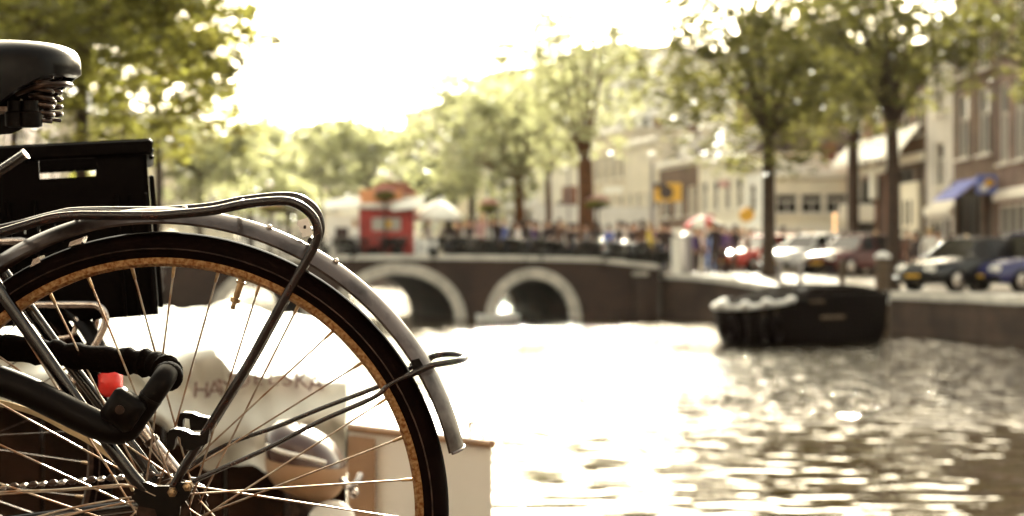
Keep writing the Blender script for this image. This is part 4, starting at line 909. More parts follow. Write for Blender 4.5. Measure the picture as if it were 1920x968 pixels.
# gunwale height follows the photograph at the stern: y 808..840 at the near corner
fs = []; n = 7
hs.add([p for sc_ in secs for p in sc_], [(i * n + j, i * n + j + 1, (i + 1) * n + j + 1, (i + 1) * n + j) for i in range(len(secs) - 1) for j in range(n - 1)] + [tuple(range((len(secs) - 1) * n, len(secs) * n)), tuple(range(n - 1, -1, -1))])
hs.build('hull', M['water_dummy'], boat, smooth=30)  # hull coloured dark to read as the shadowed side
sb = MB(bo); x0_, x1_ = PG(-420, 3.80, 0).x, PG(640, 3.80, 0).x
for k in range(9):
    xa, xb = x0_ + (x1_ - x0_) * k / 9 + .004, x0_ + (x1_ - x0_) * (k + 1) / 9 - .004; sb = MB(bo); sb.bbox(((xa + xb) / 2, 3.93, .89), (xb - xa, .03, .95), .006); sb.build('shade_board', M['wood_shade'], boat, smooth=False)  # added boards; the shadowed side below the tarpaulin is put into their dark colour
# raised white stern box with dark top rail
def q4(pa, Y0, pb, Y1, ztop, zbot):
    a_, b__ = PG(pa, Y0, 0), PG(pb, Y1, 0); return [(a_.x, a_.y, zbot), (b__.x, b__.y, zbot), (b__.x, b__.y, ztop[1]), (a_.x, a_.y, ztop[0])]
zt0, zt1 = P(655, 806, 3.72).z, P(922, 838, 3.50).z
sb = MB(bo); f_ = q4(655, 3.72, 922, 3.50, (zt0, zt1), .30); bk = [(x - .12, y + 1.15, z) for x, y, z in f_]
sb.add(f_ + bk, [(0, 1, 2, 3), (7, 6, 5, 4), (1, 5, 6, 2), (0, 3, 7, 4), (0, 4, 5, 1), (3, 2, 6, 7)]); st_ = sb.build('stern_box', M['hull'], boat, smooth=False)
sb = MB(bo); sb.tube([Vector(f_[3]) + Vector((0, -.01, .008)), Vector(f_[2]) + Vector((0, -.01, .008))], .011, 8); sb.tube([Vector(f_[2]) + Vector((0, -.01, .008)), Vector(bk[2])], .011, 8); sb.build('rub_rail', M['tan'], st_)
sb = MB(bo); g_ = q4(652, 3.70, 703, 3.655, (zt0 - .012, zt0 - .016), .32); sb.add(g_ + [(x, y + .012, z) for x, y, z in g_], [(0, 1, 2, 3), (7, 6, 5, 4), (1, 5, 6, 2), (0, 3, 7, 4), (3, 2, 6, 7), (0, 4, 5, 1)]); sb.build('tan_panel', M['tan'], st_, smooth=False)  # panel's brown includes the lens flare tint, put into its colour
sb = MB(bo); sb.cyl(P(884, 838, 3.6), P(880, 790, 3.6), .006, 8); sb.build('pin', M['chrome'], st_)
# rounded outboard cowl
oc = P(575, 865, 3.35); om = empty('outboard_cowl', oc, 'rounded dark brown topped tan cowl low behind the wheel spokes, beside the tarpaulin', 'outboard motor')
s = MB(oc); k = 3.35 / F
for (n_, m_, z0_, z1_) in (('top_cowl', 'cowl', .02, 1.0), ('lower_casing', 'tan', -1.0, .02)):
    s = MB(oc); vs = []; fs = []; A, B2 = 22, 12
    for i in range(B2 + 1):
        zz = z0_ + (z1_ - z0_) * i / B2; r_ = math.sqrt(max(0, 1 - abs(zz) ** 2.6))
        for j in range(A):
            a_ = 2 * pi * j / A; cx_, sx_ = cos(a_), sin(a_)
            tilt = .22 * cx_
            vs.append(oc + Vector((math.copysign(abs(cx_) ** .8, cx_) * 72 * k * r_ * (1.0 if n_ == 'top_cowl' else 1.05) - (zz > 0) * zz * 20 * k, math.copysign(abs(sx_) ** .8, sx_) * .10 * r_, zz * 72 * k - tilt * 50 * k)))
    for i in range(B2):
        for j in range(A): l = (j + 1) % A; fs.append((i * A + j, i * A + l, (i + 1) * A + l, (i + 1) * A + j))
    s.add(vs, fs); s.build(n_, M[m_], om, smooth=60)
s = MB(oc); s.tube(smooth_path([P(498, 835, 3.23), P(530, 848, 3.22), P(580, 860, 3.215), P(610, 868, 3.23)], 4), .005, 8); s.build('trim_strip', M['hull'], om)
s = MB(oc); s.tube(smooth_path([P(640, 900, 3.3), P(655, 915, 3.28), P(668, 905, 3.28), P(676, 890, 3.3)], 4), .008, 8); s.ball(P(664, 925, 3.28), .012); s.build('chrome_handle', M['chrome'], om)
s = MB(oc); s.tube([P(562, 925, 3.35), P(562, 1300, 3.35)], .035, 10); s.build('shaft', M['darksteel'], om)
s = MB(P(622, 985, 3.3)); s.ball(P(622, 985, 3.3), 47 * 3.3 / F, 20, 12, (1, .8, 1)); tag(s.build('mooring_buoy', M['p_white'], smooth=True), 'round pale buoy low at the bottom edge under the tan cowl', 'buoy')
HAZE = .00004
# ================================================================ THINGS ON THE BRIDGE AND THE STREET
def bu(px, y):
    # distance u along the bridge whose point at depth y is seen at px
    best = min(((abs(960 + (q := BP(u_ / 20, y)).x / q.y * F - px), u_ / 20) for u_ in range(-40, 420)))
    return best[1]
def OB(px, y): u_ = bu(px, y); return BP(u_, y, deckz(u_))
# ---- people: three poses grown over a skeleton, one continuous body each
def person_mesh(pose):
    V = []; E_ = []; Rr = []
    def v(p, r): V.append(p); Rr.append(r); return len(V) - 1
    def e(a, b): E_.append((a, b)); return b
    sw = dict(stand=.04, walk=.30, reach=.10)[pose]
    pel = v((0, 0, .95), .135); wst = e(pel, v((0, 0, 1.12), .120)); ch = e(wst, v((0, .01, 1.33), .150)); nk = e(ch, v((0, .0, 1.47), .060)); hd_ = e(nk, v((0, -.02, 1.56), .075)); tp = e(hd_, v((0, -.015, 1.66), .080)); e(tp, v((0, -.005, 1.72), .045))
    for sx, f in ((-1, 1), (1, -1)):
        hp = e(pel, v((sx * .09, 0, .90), .095)); kn = e(hp, v((sx * .10, -f * sw * .55 - .03, .50), .062)); an = e(kn, v((sx * .10, -f * sw + (.10 if f < 0 and sw > .2 else 0), .09), .042)); e(an, v((sx * .11, -f * sw - .14 + (.06 if f < 0 and sw > .2 else 0), .045), .035))
        sh = e(ch, v((sx * .17, .01, 1.40), .065))
        up = -.12 if pose == 'reach' and sx > 0 else f * sw * .45
        el = e(sh, v((sx * .23, up, 1.13 if not (pose == 'reach' and sx > 0) else 1.16), .045)); wr = e(el, v((sx * .24, up + (-.10 if pose != 'reach' or sx < 0 else -.26), .90 if not (pose == 'reach' and sx > 0) else 1.12), .030)); pm = e(wr, v((V[wr][0], V[wr][1] - .01, V[wr][2] - .07), .033))
        for k in range(4): e(pm, v((V[pm][0] + (k - 1.5) * .018 * .4, V[pm][1] + (k - 1.5) * .020, V[pm][2] - .075 - (.012 if k in (1, 2) else 0)), .009))
        e(wr, v((V[wr][0] - sx * .035, V[wr][1] - .03, V[wr][2] - .07), .010))
    me = bpy.data.meshes.new('person'); me.from_pydata(V, E_, []); o = bpy.data.objects.new('person', me); COL.objects.link(o)
    o.modifiers.new('s', 'SKIN').branch_smoothing = .3
    for i, sv in enumerate(me.skin_vertices[0].data): sv.radius = (Rr[i], Rr[i] * (.78 if i in (0, 1, 2) else 1)); sv.use_root = i == 0
    sb_ = o.modifiers.new('b', 'SUBSURF'); sb_.levels = 1
    out = bpy.data.meshes.new_from_object(o.evaluated_get(bpy.context.evaluated_depsgraph_get())); bpy.data.objects.remove(o)
    out.materials.clear()
    for k in range(4): out.materials.append(M[('p_skin', 'p_dark', 'p_jeans', 'p_dark')[k]])
    for p in out.polygons:
        c = p.center; p.use_smooth = True
        arm = abs(c.x) > .165 and c.z < 1.42
        p.material_index = 3 if c.z < .11 else (0 if c.z > 1.46 or (arm and (c.z < .91 or c.y < -.32) and c.z > .7 and abs(c.x) > .19) else (1 if c.z > .98 or arm and c.z > .8 else 2))
    out.name = 'body'
    return out
PM = {k: person_mesh(k) for k in ('stand', 'walk', 'reach')}
hm = MB(); hm.ball((0, .012, 1.665), .098, 12, 8, (.92, 1.0, 1.05)); HAIR = hm.mesh('hair', M['p_hair'], True)
hm = MB(); hm.ball((0, .02, 1.655), .100, 12, 8, (.95, 1.0, 1.1)); hm.ball((0, .07, 1.54), .075, 10, 6, (1.1, .6, 1.5)); HAIRL = hm.mesh('hair', M['p_hair'], True)
hm = MB(); hm.ball((0, -.06, 1.60), .062, 8, 6, (1, .8, 1.2)); hm.ball((0, -.105, 1.60), .014, 6, 4); hm.ball((-.085, -.01, 1.60), .018, 6, 4, (.5, 1, 1.4)); hm.ball((.085, -.01, 1.60), .018, 6, 4, (.5, 1, 1.4)); hm.m = 1
for sx in (-1, 1): hm.ball((sx * .03, -.088, 1.625), .010, 6, 4)
hm.ball((0, -.093, 1.555), .014, 6, 4, (1.6, .5, .4)); FACE = hm.mesh('face', [M['p_skin'], M['p_hair']], True)
def person(loc, pose, top, legs, label, rz=0, hair='p_hair', long=False, sc=1.0, group=None):
    o = bpy.data.objects.new('person', PM[pose]); COL.objects.link(o); o.location = loc; o.rotation_euler = (0, 0, rz); o.scale = (sc, sc, sc)
    for i, mt in ((1, top), (2, legs)):
        o.material_slots[i].link = 'OBJECT'; o.material_slots[i].material = M[mt]
    h = inst('hair', HAIRL if long else HAIR, o); h.material_slots[0].link = 'OBJECT'; h.material_slots[0].material = M[hair]; inst('face', FACE, o)
    return tag(o, label, 'person', group)
BPPL = [(905, 2.2, 'stand', 'p_pink', 'p_brown', 'person in a pink top standing on the bridge under the flower basket', 'p_blond', 1.08),
 (920, 1.9, 'stand', 'p_white', 'p_dark', 'person in a white shirt beside the pink top on the bridge', 'p_blond', .98),
 (946, 1.6, 'walk', 'p_blue', 'p_jeans', 'person in a blue jacket walking on the bridge', 'p_blond', .97),
 (962, 2.6, 'walk', 'p_dark', 'p_dark', 'dark clothed person just right of the blue jacket on the bridge', 'p_hair', .92),
 (992, 2.2, 'stand', 'p_dark', 'p_jeans', 'dark haired person standing left of the thin leaning trunk', 'p_hair', 1.0),
 (1022, 3.0, 'walk', 'p_grey', 'p_dark', 'person in grey passing the middle of the bridge rail', 'p_hair', .95),
 (1060, 3.4, 'stand', 'p_white', 'p_grey', 'pale dressed person left of the thick reddish trunk', 'p_blond', .95),
 (1143, 3.0, 'walk', 'p_blue', 'p_jeans', 'blue shirted person just right of the thick reddish trunk', 'p_hair', .95),
 (1160, 2.0, 'reach', 'p_dark', 'p_dark', 'dark clothed person leaning over the bicycles right of the trunk', 'p_hair', 1.0),
 (1204, 1.5, 'stand', 'p_brown', 'p_dark', 'thin dark person beside the yellow top near the bridge end', 'p_hair', 1.03),
 (1217, 1.2, 'reach', 'p_yellow', 'p_dark', 'person in a bright yellow top at the bridge end', 'p_blond', .97),
 (1240, 1.4, 'stand', 'p_dark', 'p_jeans', 'heavily built dark coated person at the bridge end', 'p_hair', .98),
 (648, 2.0, 'stand', 'p_dark', 'p_brown', 'dark clothed person left of the red kiosk', 'p_hair', .97),
 (664, 1.4, 'walk', 'p_white', 'p_grey', 'white shirted person beside the left wall of the red kiosk', 'p_blond', .9),
 (806, 1.8, 'reach', 'p_white', 'p_grey', 'white shirted person under the white parasol', 'p_hair', 1.0),
 (838, 2.6, 'walk', 'p_grey', 'p_jeans', 'grey clothed person right of the white parasol pole', 'p_hair', .95),
 (680, 3.6, 'stand', 'p_dark', 'p_dark', 'dark person standing behind the red kiosk corner', 'p_hair', .95),
 (856, 3.4, 'walk', 'p_brown', 'p_dark', 'brown coated person just right of the white parasol edge', 'p_hair', .95),
 (884, 3.6, 'walk', 'p_dark', 'p_dark', 'dark coated person left of the pink topped one on the bridge', 'p_hair', .97),
 (976, 4.0, 'stand', 'p_red', 'p_dark', 'person in a red top in the bridge crowd beside the leaning trunk', 'p_hair', .93),
 (1008, 3.6, 'stand', 'p_dark', 'p_dark', 'dark person in the bridge crowd between the two thin trunks', 'p_hair', .96),
 (1040, 4.2, 'walk', 'p_brown', 'p_jeans', 'brown clothed person right of the thinnest trunk on the bridge', 'p_hair', .96),
 (1078, 4.0, 'stand', 'p_dark', 'p_jeans', 'dark person at the left side of the thick reddish trunk', 'p_hair', .97),
 (1126, 4.4, 'stand', 'p_dark', 'p_dark', 'dark person at the right side of the thick reddish trunk', 'p_hair', .95),
 (1182, 3.4, 'walk', 'p_dark', 'p_jeans', 'dark person between the leaning figure and the yellow top', 'p_hair', .97),
 (1256, 2.4, 'stand', 'p_grey', 'p_dark', 'grey coated person right of the heavily built one at the bridge end', 'p_hair', .97),
 (868, 2.2, 'stand', 'p_white', 'p_jeans', 'pale dressed person halfway between parasol and pink top', 'p_blond', .9)]
_cl = ['dark', 'brown', 'dark', 'grey', 'dark', 'white', 'dark', 'purple']
_wh = ['near the parasol', 'below the pale trees', 'right of the parasol gap', 'under the flower basket shade', 'left of the blue jacket', 'right of the blue jacket', 'by the leaning trunk', 'past the leaning trunk', 'before the thin trunk', 'between thin and thick trunks', 'left of the thick trunk', 'before the thick trunk', 'right of the thick trunk', 'left of the lamp post', 'before the tall lamp post', 'right of the tall lamp post', 'by the bridge corner']
for k in range(17):
    px = [845, 862, 876, 898, 932, 970, 984, 1000, 1030, 1050, 1070, 1100, 1118, 1172, 1192, 1228, 1250][k]
    BPPL.append((px, 1.7 + .5 * (k % 4), ('stand', 'walk', 'reach')[k % 3], 'p_' + _cl[k % 8], 'p_dark' if k % 2 else 'p_jeans', _cl[k % 8] + ' clothed person in the bridge crowd, ' + _wh[k], 'p_hair', .93 + .02 * (k % 5)))
for k, (px, y, ps, tp, lg, lb, hr, sc) in enumerate(BPPL): person(OB(px, y), ps, tp, lg, lb, [.4, 2.6, -1.2, 3.3, 1.7, -.5][k % 6], hr, k % 3 == 0, sc * 1.05)
SPPL = [(1300, 50, 'stand', 'p_purple', 'p_dark', 'person in purple beside the grey concrete pillar'), (1332, 50, 'reach', 'p_lblue', 'p_lblue', 'person in light blue trousers under the red and white parasol'),
 (1340, 47.5, 'stand', 'p_dark', 'p_dark', 'dark dressed person left of the pair by the red car'), (1357, 49, 'walk', 'p_purple', 'p_dark', 'dark purple coated person walking left of the red car'),
 (1378, 50.5, 'stand', 'p_dark', 'p_brown', 'dark person directly above the hood of the red car'), (1402, 52, 'stand', 'p_brown', 'p_dark', 'brown coated person left of the dark street tree trunk'),
 (1412, 55, 'walk', 'p_blue', 'p_jeans', 'blue clothed person partly behind the dark street tree trunk'), (1468, 53.5, 'stand', 'p_dark', 'p_dark', 'tall dark person behind the red car, right of the trunk'),
 (1482, 55, 'stand', 'p_brown', 'p_dark', 'brown clothed person beside the tall dark one behind the red car'), (1522, 57, 'stand', 'p_dark', 'p_dark', 'dark person in the cafe doorway above the silver car'),
 (1546, 57, 'walk', 'p_grey', 'p_jeans', 'grey clothed person above the silver car, near the string of bulbs'), (1580, 55, 'stand', 'p_dark', 'p_dark', 'dark person below the white hanging sign'),
 (1594, 56, 'stand', 'p_lblue', 'p_jeans', 'pale blue shirted person below the white hanging sign'), (1612, 56, 'walk', 'p_dark', 'p_brown', 'dark person right of the pale blue shirt'),
 (1629, 57, 'stand', 'p_red', 'p_dark', 'person in red above the dark red car'), (1700, 47, 'walk', 'p_brown', 'p_dark', 'brown clothed person just right of the tall tree trunk'),
 (1716, 42.5, 'stand', 'p_dark', 'p_dark', 'long haired dark person standing on the pale pavement'), (1743, 43.5, 'walk', 'p_white', 'p_jeans', 'white shirted person walking left of the black car'),
 (1757, 45, 'stand', 'p_brown', 'p_dark', 'dark brown clothed person behind the white shirted walker'), (1786, 54, 'stand', 'p_white', 'p_dark', 'white dressed person under the blue awning'),
 (1797, 56, 'stand', 'p_red', 'p_brown', 'dark red clothed person under the blue awning'), (1812, 53, 'reach', 'p_white', 'p_jeans', 'white shirted person above the black car roof'),
 (1838, 54, 'stand', 'p_grey', 'p_jeans', 'grey shirted person below the square blue sign'), (1853, 53, 'stand', 'p_red', 'p_grey', 'bright red shirted person right of the square blue sign'),
 (1874, 52, 'walk', 'p_pink', 'p_brown', 'pink clothed person between the black and the blue car')]
_sw = ['just right of the grey pillar', 'left of the red and white parasol', 'right of the red and white parasol', 'midway from parasol to red car', 'behind the red car bonnet', 'behind the red car roof', 'close behind the dark tree trunk', 'before the cafe wall', 'under the cafe windows', 'at the cafe corner', 'below the string of bulbs', 'between cafe and hanging sign', 'left of the thick mooring post', 'behind the thick mooring post', 'by the trunk behind the post', 'at the shop entrance surround']
for k in range(16):
    SPPL.append(([1308, 1316, 1348, 1368, 1390, 1424, 1452, 1496, 1508, 1534, 1560, 1572, 1642, 1656, 1686, 1730][k], [51, 53, 52, 54, 55, 56, 56, 58, 56, 59, 58, 60, 56, 58, 52, 55][k], ('stand', 'walk', 'reach')[k % 3], 'p_' + _cl[(k * 3 + 2) % 8], 'p_dark', _cl[(k * 3 + 2) % 8] + ' clothed person in the street crowd, ' + _sw[k]))
for k, (px, Y, ps, tp, lg, lb) in enumerate(SPPL):
    q = PG(px, Y, 0); person((q.x, q.y, zs(q.x, q.y)), ps, tp, lg, lb, [1.2, -1.4, 2.9, .3, 4.0][k % 5], 'p_blond' if k % 4 == 1 else 'p_hair', k % 3 == 1, .94 + .09 * ((k * 7) % 5) / 4)
# ---- simple parked bicycles
def parked_bike():
    root = empty('parked_bicycle', (0, 0, 0), 'dark bicycle parked against the bridge railing among many others', 'bicycle', 'bicycles parked along the bridge railing')
    for x in (-.53, .53):
        s = MB(); s.lathe([(.345, 0), (.33, .018), (.315, 0), (.33, -.018)], (x, 0, .345), n=28); wl = s.build('wheel', M['tyre'], root)
        s = MB(); s.lathe([(.315, .010), (.300, .008), (.300, -.008), (.315, -.010)], (x, 0, .345), n=28); s.build('rim', M['darksteel'], wl)
        s = MB()
        for k in range(10): a_ = pi * k / 5; s.tube([(x, 0, .345), (x + .305 * cos(a_), 0, .345 + .305 * sin(a_))], .003, 3)
        so_ = s.build('spokes', M['darksteel'], wl); so_['kind'] = 'stuff'
        s = MB(); s.lathe([(.365, -.02), (.372, 0), (.365, .02), (.363, .02), (.369, 0), (.363, -.02)], (x, 0, .345), a0=R(10), a1=R(170), n=14); s.build('mudguard', M['black'], root)
    s = MB(); B0, S0, H0, H1 = (-.08, 0, .29), (-.24, 0, .80), (.33, 0, .62), (.28, 0, .85)
    for a_, b__, r_ in ((B0, S0, .016), (B0, H0, .018), ((-.2, 0, .68), H1, .015), (H0, H1, .019), (B0, (-.53, 0, .345), .012), (S0, (-.53, 0, .345), .010), (H0, (.53, 0, .345), .013), (S0, (-.26, 0, .93), .013)): s.tube([a_, b__], r_, 6)
    s.build('frame', M['frame'], root)
    s = MB(); s.tube(smooth_path([(.1, -.28, 1.05), (.22, -.22, 1.08), (.28, 0, 1.02), (.22, .22, 1.08), (.1, .28, 1.05)], 3), .014, 6); s.tube([H1, (.27, 0, 1.02)], .013, 6); s.build('handlebar', M['chrome'], root)
    s = MB(); s.bbox((-.27, 0, .95), (.27, .18, .07), .03); s.build('saddle', M['saddle'], root)
    s = MB(); s.tube([(-.75, -.06, .74), (-.4, -.06, .74)], .008, 5); s.tube([(-.75, .06, .74), (-.4, .06, .74)], .008, 5); s.tube([(-.75, -.06, .74), (-.75, .06, .74), (-.53, .06, .345)], .008, 5); s.build('carrier', M['black'], root)
    s = MB(); s.ball((.36, 0, .93), .05, 10, 6); s.build('headlamp', M['chrome'], root)
    for sy in (-1, 1):
        s = MB(); s.bbox((-.55, sy * .10, .56), (.34, .10, .30), .03); s.build('pannier', M['black'], root)
    s = MB(); s.lathe([(.30, -.03), (.30, .03), (.08, .03), (.08, -.03)], (-.53, 0, .345), a0=R(20), a1=R(170), n=10); s.build('coat_guard', M['black'], root)
    s = MB(); s.bbox((-.25, .05, .32), (.5, .03, .12), .02); s.build('chain_case', M['black'], root)
    s = MB(); s.holed(.36, .22, [], .01, o=(.36, -.14, .80)); s.box((.54, 0, .80), (.36, .28, .01)); s.box((.36, 0, .91), (.01, .28, .22)); s.box((.72, 0, .91), (.01, .28, .22)); s.box((.54, .14, .91), (.36, .01, .22)); s.build('basket', M['black'], root, smooth=False)
    return root
pb = parked_bike(); first = True
BKS = [812 + 13.6 * k + rnd.uniform(-4, 4) for k in range(32)]
for k, px in enumerate([610, 625, 640, 655, 670, 700, 752, 775, 792] + BKS):
    o = pb if first else copy_tree(pb); first = False
    y = .7 + .4 * (k % 3) + rnd.uniform(-.1, .1); o.location = OB(px, y); o.scale = (1, 1, rnd.uniform(.97, 1.06)); o.rotation_euler = (R(rnd.uniform(-7, 7)), 0, BANG + rnd.choice([0, pi, pi / 2, 1.2]) + rnd.uniform(-.5, .5))
# ---- kiosk
ku = OB(727, 2.1); kiosk = empty('kiosk', ku, 'red kiosk with double doors, orange sign board and white awnings on the bridge', 'kiosk', rz=R(2)); kz = 2.02
s = MB(); s.holed(1.80, kz, [(.42, 1.28, 1.40, 1.72)], .08, o=(-.90, -.8, 0)); s.box((-.86, 0, kz / 2), (.08, 1.44, kz)); s.box((.86, 0, kz / 2), (.08, 1.44, kz)); s.box((0, .76, kz / 2), (1.8, .08, kz)); s.build('wall', M['kred'], kiosk, smooth=False)
for x in (-.42, .30):
    s = MB(); s.bbox((x, -.82, .62), (.66, .05, 1.15), .012); d_ = s.build('door', M['kred'], kiosk, smooth=False)
    s = MB(); s.bbox((x, -.855, .75), (.46, .03, .34), .01); s.build('door_panel', M['kred'], d_, smooth=False)
    s = MB(); s.bbox((x, -.855, .30), (.46, .03, .34), .01); s.build('door_panel', M['kred'], d_, smooth=False)
s = MB(); s.box((-.06, -.825, .62), (.05, .04, 1.2)); s.build('door_post', M['w_dark'], kiosk, smooth=False)
s = MB(); s.box((0, -.76, 1.5), (.96, .02, .42)); s.build('pane', M['winter'], kiosk, smooth=False)
s = MB(); s.bbox((.08, -.86, 1.50), (.20, .04, .22), .01); s.build('yellow_card', M['yellow'], kiosk, smooth=False)
s = MB(); s.bbox((0, 0, kz + .09), (2.05, 1.9, .17), .03); s.build('roof', M['canvas'], kiosk, smooth=False)
s = MB(); s.bbox((-.18, -.72, kz + .40), (1.42, .10, .50), .02); s.build('sign_board', M['orange'], kiosk, smooth=False)
s = MB(); s.prism([(-.9, 0), (.9, 0), (.5, .42), (-.3, .42)], 1.2, o=(.15, -.5, kz + .5)); s.build('roof_hood', M['roofred'], kiosk, smooth=False)
for sg, x0, x1 in ((-1, -2.05, -.86), (1, .2, 1.25)):
    s = MB(); s.add([(x0, -1.3, kz - .10), (x1, -1.3, kz + .02), (x1, -.7, kz + .36), (x0, -.7, kz + .22), (x0, -1.3, kz - .02), (x1, -1.3, kz + .10), (x1, -.7, kz + .42), (x0, -.7, kz + .28)], [(3, 2, 1, 0), (4, 5, 6, 7), (0, 1, 5, 4), (1, 2, 6, 5), (2, 3, 7, 6), (3, 0, 4, 7)]); s.build('awning', M['canvas'], kiosk, smooth=False)
s = MB(); s.holed(1.1, kz - .2, [(.30, .95, .75, 1.40)], .06, o=(-2.02, -.7, 0)); s.box((-2.0, -.2, (kz - .2) / 2), (.06, .9, kz - .2)); sc_ = s.build('side_booth', M['w_white'], kiosk, smooth=False)
s = MB(); s.box((-1.5, -.5, 1.17), (.5, .02, .5)); s.build('pane', M['glass'], sc_, smooth=False)
s = MB(); s.bbox((1.35, -.9, .5), (.75, .5, 1.0), .02); s.build('counter', M['w_white'], kiosk, smooth=False)
def parasol(loc, h, r_, drop, ma, label, mb_=None, ribs=8):
    root = empty('parasol', loc, label, 'parasol'); s = MB(); s.cyl((0, 0, 0), (0, 0, h), .025, 8); s.build('pole', M['wframe'], root)
    for k in range(ribs):
        a0, a1 = 2 * pi * k / ribs, 2 * pi * (k + 1) / ribs; s = MB(); vs = []; fs = []
        for i in range(6):
            t = i / 5; rr_ = r_ * t; z = h - drop * t ** 1.8
            for a_ in (a0, (a0 + a1) / 2, a1): vs.append((rr_ * cos(a_) * (1 if a_ != (a0 + a1) / 2 else .985), rr_ * sin(a_) * (1 if a_ != (a0 + a1) / 2 else .985), z))
        for i in range(5):
            for j in range(2): fs.append((i * 3 + j, i * 3 + 3 + j, i * 3 + 4 + j, i * 3 + 1 + j))
        for a_, b__ in ((15, 16), (16, 17)): n = len(vs); vs += [(vs[a_][0], vs[a_][1], vs[a_][2] - .15), (vs[b__][0], vs[b__][1], vs[b__][2] - .15)]; fs.append((a_, n, n + 1, b__))
        s.add(vs, fs); s.build('canopy_panel', M[ma] if (mb_ is None or k % 2) else M[mb_], root)
    s = MB(); s.ball((0, 0, h + .03), .04); s.build('finial', M['wframe'], root)
    s = MB(); s.bbox((0, 0, .05), (.5, .5, .1), .02); s.build('foot', M['greypost'], root)
    return root
parasol(OB(822, 1.8), 2.32, .82, .52, 'canvas', 'white domed parasol at the right of the red kiosk')
q = PG(1318, 53, 0); parasol((q.x, q.y, zs(q.x, q.y)), 2.15, .72, .36, 'canvas', 'red and white parasol on the street behind the grey pillar', 'p_red')
# ---- lamps and flower baskets
def lamp(loc, h, label, r_=.13, post='iron', thick=.045):
    root = empty('street_lamp', loc, label, 'street lamp'); s = MB()
    s.tube([(0, 0, 0), (0, 0, .5), (0, 0, .52), (0, 0, h * .6), (0, 0, h)], [thick * 1.8, thick * 1.6, thick, thick * .9, thick * .6], 10); s.build('post', M[post], root)
    s = MB(); s.ball((0, 0, h + r_ * .9), r_, 14, 10); s.build('globe', M['globe'], root)
    s = MB(); s.tube([(0, 0, h - .05), (0, 0, h), (0, 0, h + .03)], [.04, .08, .05], 10); s.ball((0, 0, h + r_ * 2 - .01), .035); s.build('cap', M[post], root)
    return root
def lampat(px, py, y, label, **k): q = OB(px, y); h = EYE + (HOR - py) * q.y / F - q.z; return lamp(q, h, label, **k)
lampat(763, 362, 4.6, 'lamp with a white globe just right of the kiosk sign'); lampat(729, 335, 6.4, 'lamp with a white globe above the kiosk sign'); lampat(505, 352, 5, 'lamp with a white globe above the bend of the bicycle carrier')
q = PG(1223, 53.5, 0); lamp((q.x, q.y, zs(q.x, q.y)), 1.75 + 196 * 53.5 / F - zs(q.x, q.y), 'tall grey lamp post with a white globe at the end of the bridge', r_=.19, post='greypost', thick=.10)
q = PG(1066, 60, 0); lamp((q.x, q.y, 1.2), 1.75 + 300 * 60 / F - 1.2, 'tall lamp behind the sparse tree, its white globe high up', r_=.24, post='greypost')
def basket(loc, h, r_, label, lm='leafL'):
    root = empty('flower_basket_post', loc, label, 'flower basket'); s = MB(); s.cyl((0, 0, 0), (0, 0, h), .04, 8); s.build('post', M['iron'], root)
    s = MB(); s.lathe([(.02, h - .12), (r_ * .7, h), (r_ * .75, h + .08), (r_ * .7, h + .08), (.02, h)], axis='Z', n=16); s.build('basket', M['wood'], root)
    for nm, mt, zz in (('leaves', lm, .12), ('flowers', 'p_pink', .22)):
        vs = []; fs = []
        for i in range(420 if nm == 'leaves' else 160):
            a_ = rnd.uniform(0, 2 * pi); rr_ = r_ * math.sqrt(rnd.random()); z = h + zz + (1 - (rr_ / r_) ** 2) * .22 * rnd.uniform(.2, 1) - (.15 * rnd.random() if nm == 'leaves' else 0)
            c = Vector((rr_ * cos(a_), rr_ * sin(a_), z)); d1 = Vector((rnd.uniform(-1, 1), rnd.uniform(-1, 1), rnd.uniform(-1, 1))).normalized() * .055; d2 = d1.cross(Vector((rnd.uniform(-1, 1), .3, 1))).normalized() * .035
            n = len(vs); vs += [c - d1, c + d2, c + d1, c - d2]; fs.append((n, n + 1, n + 2, n + 3))
        s = MB(); s.add(vs, fs); s.build(nm, M[mt], root, smooth=False)
    return root
for px, py, y, r_, lb in ((1120, 388, 1.0, .42, 'round flower basket on a post before the thick reddish trunk'), (918, 396, 1.4, .38, 'flower basket on a post above the pink topped person'), (722, 372, 1.0, .36, 'flower basket on a post in front of the orange sign'), (510, 398, 1.0, .38, 'flower basket on a post just below the bicycle carrier')):
    q = OB(px, y); basket(q, EYE + (HOR - py) * q.y / F - q.z, r_, lb)
